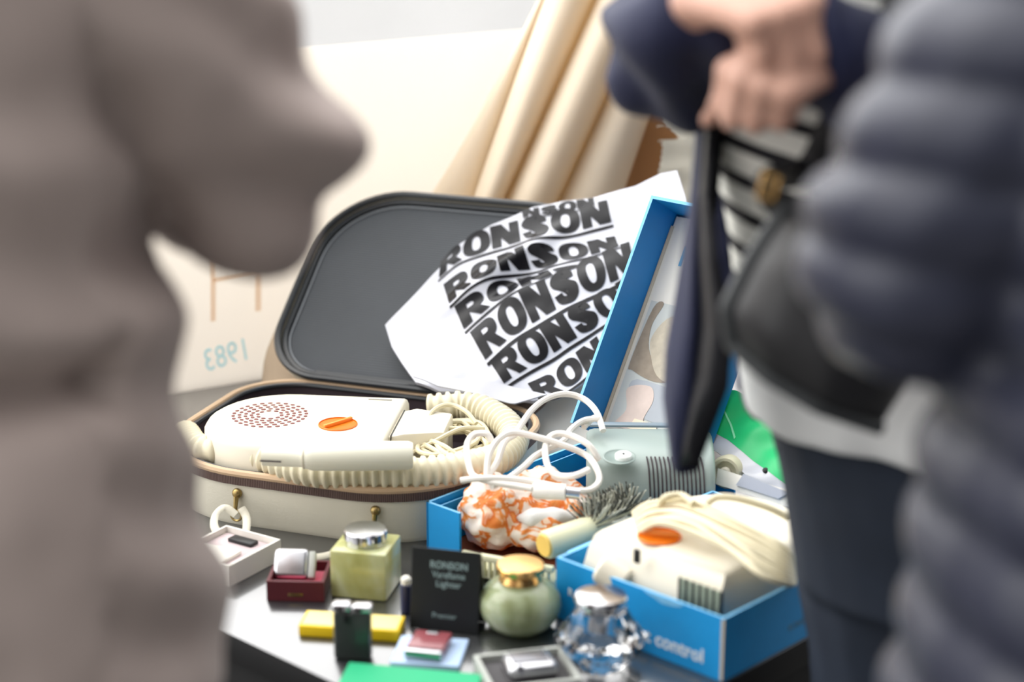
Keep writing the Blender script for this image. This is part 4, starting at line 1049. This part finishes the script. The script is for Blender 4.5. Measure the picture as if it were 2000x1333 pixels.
mx=N.new('ShaderNodeMix'); mx.data_type='RGBA'; mx.inputs[6].default_value=lin('#e6e6de'); mx.inputs[7].default_value=lin('#15151b'); L.new(gt,mx.inputs[0]); L.new(mx.outputs[2],N['Principled BSDF'].inputs['Base Color'])
put('striped_top',b,stripe,pa_,ang=180,label='black and white striped jersey')
b=nb(); loft(b,[[W(q) for q in ering((c[0],c[1],z),w,d,S,F)] for c,z,w,d in [(sh_c(z),z,w,d) for z,w,d in ((1.005,.170,.126),(1.02,.166,.124),(1.075,.148,.112),(1.12,.130,.098))]],True)
b=remesh(b,.006,3); displace(b,lambda p:.006*noise.noise(V((p.x*18,p.y*18,p.z*4)))); put('shirt_tail',b,white_cloth,pa_,ang=180,label='white shirt tail')
# jeans
b=nb(); loft(b,[[W(q) for q in ering((c[0],c[1],z),w,d,S,F)] for c,z,w,d in [(sh_c(z),z,w,d) for z,w,d in ((.86,.160,.122),(.95,.162,.122),(1.04,.146,.108))]],True)
for sx in (-1,1): limb(b,[W((.402+sx*.080*S.x,1.52+sx*.08*S.y,.90)),W((.450+sx*.092*S.x,1.50+sx*.09*S.y,.49)),W((.470+sx*.10*S.x,1.52+sx*.1*S.y,.10))],[.094,.072,.060])
b=remesh(b,.006,2); displace(b,lambda p:.004*noise.noise(V((p.x*9,p.y*9,p.z*14)))+.003*math.sin(p.z*50+p.x*20)*math.exp(-((p.z-.82)/.08)**2)); put('jeans',b,denim,pa_,ang=180,label='dark blue jeans')
shoes(pa_,[W((.470+sx*.10*S.x,1.52+sx*.1*S.y,0)) for sx in (-1,1)],F)
# jacket: open shell, two sleeves, hanging right front
b=nb()
def arcring(c,z,w,d,a0,a1,n=30):
    out=[]
    for k in range(n+1):
        a=R(a0+(a1-a0)*k/n); out.append(V((c[0],c[1],z))+S*(w*math.cos(a))+F*(d*math.sin(a)))
    return out
sh=[(sh_c(z),z,w,d) for z,w,d in ((.985,.180,.145),(1.05,.170,.138),(1.15,.156,.126),(1.26,.160,.126),(1.37,.182,.130),(1.43,.168,.115),(1.475,.10,.085))]
g=[[W(q) for q in arcring(c,z,w,d,176,372)] for c,z,w,d in sh]
slab(b,g,.014)
limb(b,[W(rs),W(rs.lerp(re_,.5)),W(re_),W(re_.lerp(rw,.45)),W(re_.lerp(rw,.80))],[.070,.064,.056,.050,.043])
limb(b,[W(ls),W(ls.lerp(le,.5)),W(le),W(le.lerp(lw,.5)),W(le.lerp(lw,1.12))],[.070,.062,.055,.047,.043])
b=remesh(b,.006,3)
displace(b,lambda p:.006*noise.noise(p*16)+(.0065 if p.x<-.18 else .001)*math.sin(p.x*90+p.z*75+4*noise.noise(p*9)))
jk=put('jacket',b,navy,pa_,ang=180,label='navy wool jacket')
# hanging right front of the jacket
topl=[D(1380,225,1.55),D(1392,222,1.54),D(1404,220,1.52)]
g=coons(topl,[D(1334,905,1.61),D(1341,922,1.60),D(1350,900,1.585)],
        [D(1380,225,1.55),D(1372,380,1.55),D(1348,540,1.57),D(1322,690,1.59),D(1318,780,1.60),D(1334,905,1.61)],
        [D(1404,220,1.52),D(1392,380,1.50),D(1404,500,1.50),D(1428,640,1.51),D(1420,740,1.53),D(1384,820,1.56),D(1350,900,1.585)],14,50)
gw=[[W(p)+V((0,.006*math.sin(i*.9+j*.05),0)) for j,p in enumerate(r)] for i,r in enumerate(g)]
b=nb(); slab(b,gw[:6],.010); put('jacket_front',b,navy,jk,ang=180)
b=nb(); slab(b,gw[5:],.008); put('jacket_shaded_lining',b,M('black_shaded_lining','#0e0f18',.45,noise_amt=.08),jk,ang=180,label='inner side of the open jacket front, shade put into its black')  # inner half of the flap, its shade painted as a black material
# cross-body bag worn by that person
cbag=thing('crossbody_bag','black leather cross-body bag with gold buckle, worn over the striped top','bag')
b=nb()
g=coons([D(1540,395,1.405),D(1600,400,1.390),D(1700,430,1.390),D(1800,470,1.405)],[D(1430,672,1.405),D(1500,735,1.390),D(1600,795,1.385),D(1720,835,1.405)],[D(1540,395,1.405),D(1470,500,1.395),D(1420,600,1.395),D(1430,672,1.405)],[D(1800,470,1.405),D(1810,600,1.395),D(1780,740,1.395),D(1720,835,1.405)],24,24)
def puff(i,j,n=23): return .022*(max(0,(1-(2*i/n-1)**4)*(1-(2*j/n-1)**4)))**.5
pan=V((-.15,-.95,.25)).normalized()
gg=[[p+pan*puff(i,j) for j,p in enumerate(r)] for i,r in enumerate(g)]
slab(b,gg,.035,nrm=tuple(pan)); b=remesh(b,.004,3); put('bag_body',b,bag_leather,cbag,ang=180)
b=nb(); ed=[]
rim=[g[0][j] for j in range(24)]+[g[i][23] for i in range(24)]
tube(b,[p+pan*.006 for p in rim],.0055,8); put('edge_piping',b,M('grey_leather_edge','#3d4042',.5,noise_amt=.08),cbag)
b=nb()
FA=V((-.45,-.893,0)).normalized(); SA=V((-FA.y,FA.x,0))
def chest(z,a,lift=.016):
    c=sh_c(z); k=[(1.075,.146,.112),(1.12,.136,.104),(1.24,.146,.110),(1.36,.166,.112),(1.43,.150,.098),(1.478,.078,.070)]
    for i in range(5):
        if z<=k[i+1][0]:
            t=(z-k[i][0])/(k[i+1][0]-k[i][0]); w=k[i][1]+(k[i+1][1]-k[i][1])*t; d=k[i][2]+(k[i+1][2]-k[i][2])*t; break
    f=d*max(0,1-abs(a/w)**2.3)**(1/2.3)
    return V((c[0],c[1],z))+SA*a+FA*(f+lift)
def back(z,a):
    p=chest(z,a,0); c=V((sh_c(z)[0],sh_c(z)[1],z)); return p-FA*(2*(p-c).dot(FA)+.055)
pth=cat([D(1545,405,1.40),D(1515,396,1.397),D(1503,352,1.395),chest(1.235,-.030),chest(1.27,-.012),chest(1.31,.008),chest(1.35,.028),chest(1.39,.045),chest(1.43,.060),V((sh_c(1.47)[0],sh_c(1.47)[1],1.487))+SA*.078+FA*.02,V((sh_c(1.47)[0],sh_c(1.47)[1],1.480))+SA*.082-FA*.06,back(1.40,.085),back(1.28,.10),back(1.16,.12)-FA*.02,V((sh_c(1.12)[0],sh_c(1.12)[1],1.11))+SA*.21,D(1800,500,1.417)],8)
tube(b,pth,.010,8,flat=.16,up=(-.3,-.95,.1)); put('strap',b,bag_leather,cbag)
bkp=D(1502,365,1.385); b=nb(); m=T(bkp,R(-8),R(0),R(14))
for (x,z,sx,sz) in ((-.0055,0,.003,.019),(.0055,0,.003,.019),(0,.0085,.014,.003),(0,-.0085,.014,.003),(0,0,.010,.0025)): box(b,sx,.004,sz,m@T((x,0,z)),.001,base=False)
put('buckle',b,gold,cbag)

# ---- person in the navy puffer coat, right front
F=V((-.30,.954,0)).normalized(); S=V((F.y,-F.x,0))
pb_=thing('person','person in a navy quilted puffer coat seen from behind at the right edge','person',(.455,1.06,0))
B0=V((.455,1.06,0))
def W(p): return V(p)-B0
b=nb()
tor=[(.88,.16,.12),(1.05,.165,.115),(1.2,.15,.105),(1.36,.17,.115),(1.46,.16,.10),(1.52,.09,.075)]
loft(b,[[W(q) for q in ering((.455,1.06,z),w,d,S,F)] for z,w,d in tor],True)
limb(b,[W((.455,1.07,1.50)),W((.45,1.085,1.58))],[.060,.055]); hc=W((.445,1.105,1.68)); rot=head(b,hc,F)
sh_=V((.335,1.035,1.45)); el=V((.226,1.045,1.275)); wr=V((.255,1.195,1.205))
limb(b,[W(sh_),W(el),W(wr)],[.045,.038,.027]); hand(b,W(wr),(.95,.30,-.05),(-.2,.8,.5),(1.0,1),(40,45,30))
sh2=V((.60,1.09,1.45)); el2=V((.67,1.07,1.2)); wr2=V((.60,1.28,1.16))
limb(b,[W(sh2),W(el2),W(wr2)],[.045,.038,.027]); hand(b,W(wr2),(-.4,.9,0),(.6,.3,.6),(1.0,-1),(40,45,30))
for sx in (-1,1): limb(b,[W((.455+sx*.09*S.x,1.06+sx*.09*S.y,.90)),W((.455+sx*.10*S.x,1.07+sx*.1*S.y,.50)),W((.455+sx*.10*S.x,1.04+sx*.1*S.y,.09))],[.085,.056,.042])
put('body',remesh(b,.006,3),skin,pb_,ang=180)
finish_head(pb_,hc,rot,hair_dark,False)
b=nb()
coat=[(.70,.245,.175),(.80,.250,.180),(1.0,.240,.168),(1.15,.225,.155),(1.22,.215,.150),(1.35,.220,.150),(1.45,.205,.130),(1.51,.14,.10),(1.55,.09,.09)]
loft(b,[[W(q) for q in ering((.455,1.06,z),w,d,S,F)] for z,w,d in coat],True)
limb(b,[W(sh_),W(sh_.lerp(el,.5)),W(el),W(el.lerp(wr,.5)),W(el.lerp(wr,.93))],[.086,.082,.074,.062,.046])
limb(b,[W(sh2),W(el2),W(el2.lerp(wr2,.9))],[.086,.072,.048])
b=remesh(b,.006,2)
def quilt(p):
    q=abs(math.sin((p.z+.10*p.x+.012*noise.noise(p*7))*math.pi/.048)); return .011*(q**.6)-.006+.008*noise.noise(p*11)
displace(b,quilt); put('puffer_coat',b,puffer,pb_,ang=180,label='navy quilted puffer coat')
b=nb()
for sx in (-1,1): limb(b,[W((.455+sx*.09*S.x,1.06+sx*.09*S.y,.86)),W((.455+sx*.10*S.x,1.07+sx*.1*S.y,.50)),W((.455+sx*.10*S.x,1.04+sx*.1*S.y,.10))],[.10,.076,.06])
put('trousers',remesh(b,.008,2),trouser,pb_,ang=180)
shoes(pb_,[W((.455+sx*.10*S.x,1.04+sx*.1*S.y,0)) for sx in (-1,1)],F)

# ================================================================= camera, light
sc=bpy.context.scene
cam=bpy.data.cameras.new('camera'); co=bpy.data.objects.new('camera',cam); COL.objects.link(co)
co.location=O0; co.rotation_euler=(R(90)-PITCH,0,0); cam.sensor_width=36; cam.lens=FPX*36/2000; cam.clip_start=.05
cam.dof.use_dof=True; cam.dof.focus_distance=2.12; cam.dof.aperture_fstop=2.35; cam.dof.aperture_blades=0
sc.camera=co
w=bpy.data.worlds.new('sky'); sc.world=w; w.use_nodes=True; nt=w.node_tree; N=nt.nodes; L=nt.links; bg=N['Background']
tc=N.new('ShaderNodeTexCoord')
def lobe(d,lo,hi,amt):
    vm=N.new('ShaderNodeVectorMath'); vm.operation='DOT_PRODUCT'; vm.inputs[1].default_value=V(d).normalized(); L.new(tc.outputs['Generated'],vm.inputs[0])
    mr=N.new('ShaderNodeMapRange'); mr.interpolation_type='SMOOTHSTEP'; mr.inputs['From Min'].default_value=lo; mr.inputs['From Max'].default_value=hi; mr.inputs['To Min'].default_value=0; mr.inputs['To Max'].default_value=amt
    L.new(vm.outputs['Value'],mr.inputs['Value']); return mr.outputs['Result']
def add(a,b_):
    n=N.new('ShaderNodeMath'); n.operation='ADD'
    for i,q in enumerate((a,b_)):
        if isinstance(q,float): n.inputs[i].default_value=q
        else: L.new(q,n.inputs[i])
    return n.outputs[0]
L.new(add(add(lobe((-.82,.10,.56),-.02,.95,1.95),lobe((0,.92,.38),-.1,.9,2.3)),.21),bg.inputs['Strength']); bg.inputs['Color'].default_value=(1,.995,.985,1)
sun=bpy.data.lights.new('sun','SUN'); sun.energy=.75; sun.angle=R(35); sun.color=(1,.96,.9); so=bpy.data.objects.new('sun',sun); COL.objects.link(so)
so.rotation_euler=V((-.72,.02,.69)).to_track_quat('Z','Y').to_euler()
sc.view_settings.view_transform='Standard'; sc.view_settings.look='None'; sc.view_settings.exposure=0.20; sc.view_settings.gamma=1; sc.view_settings.use_curve_mapping=False
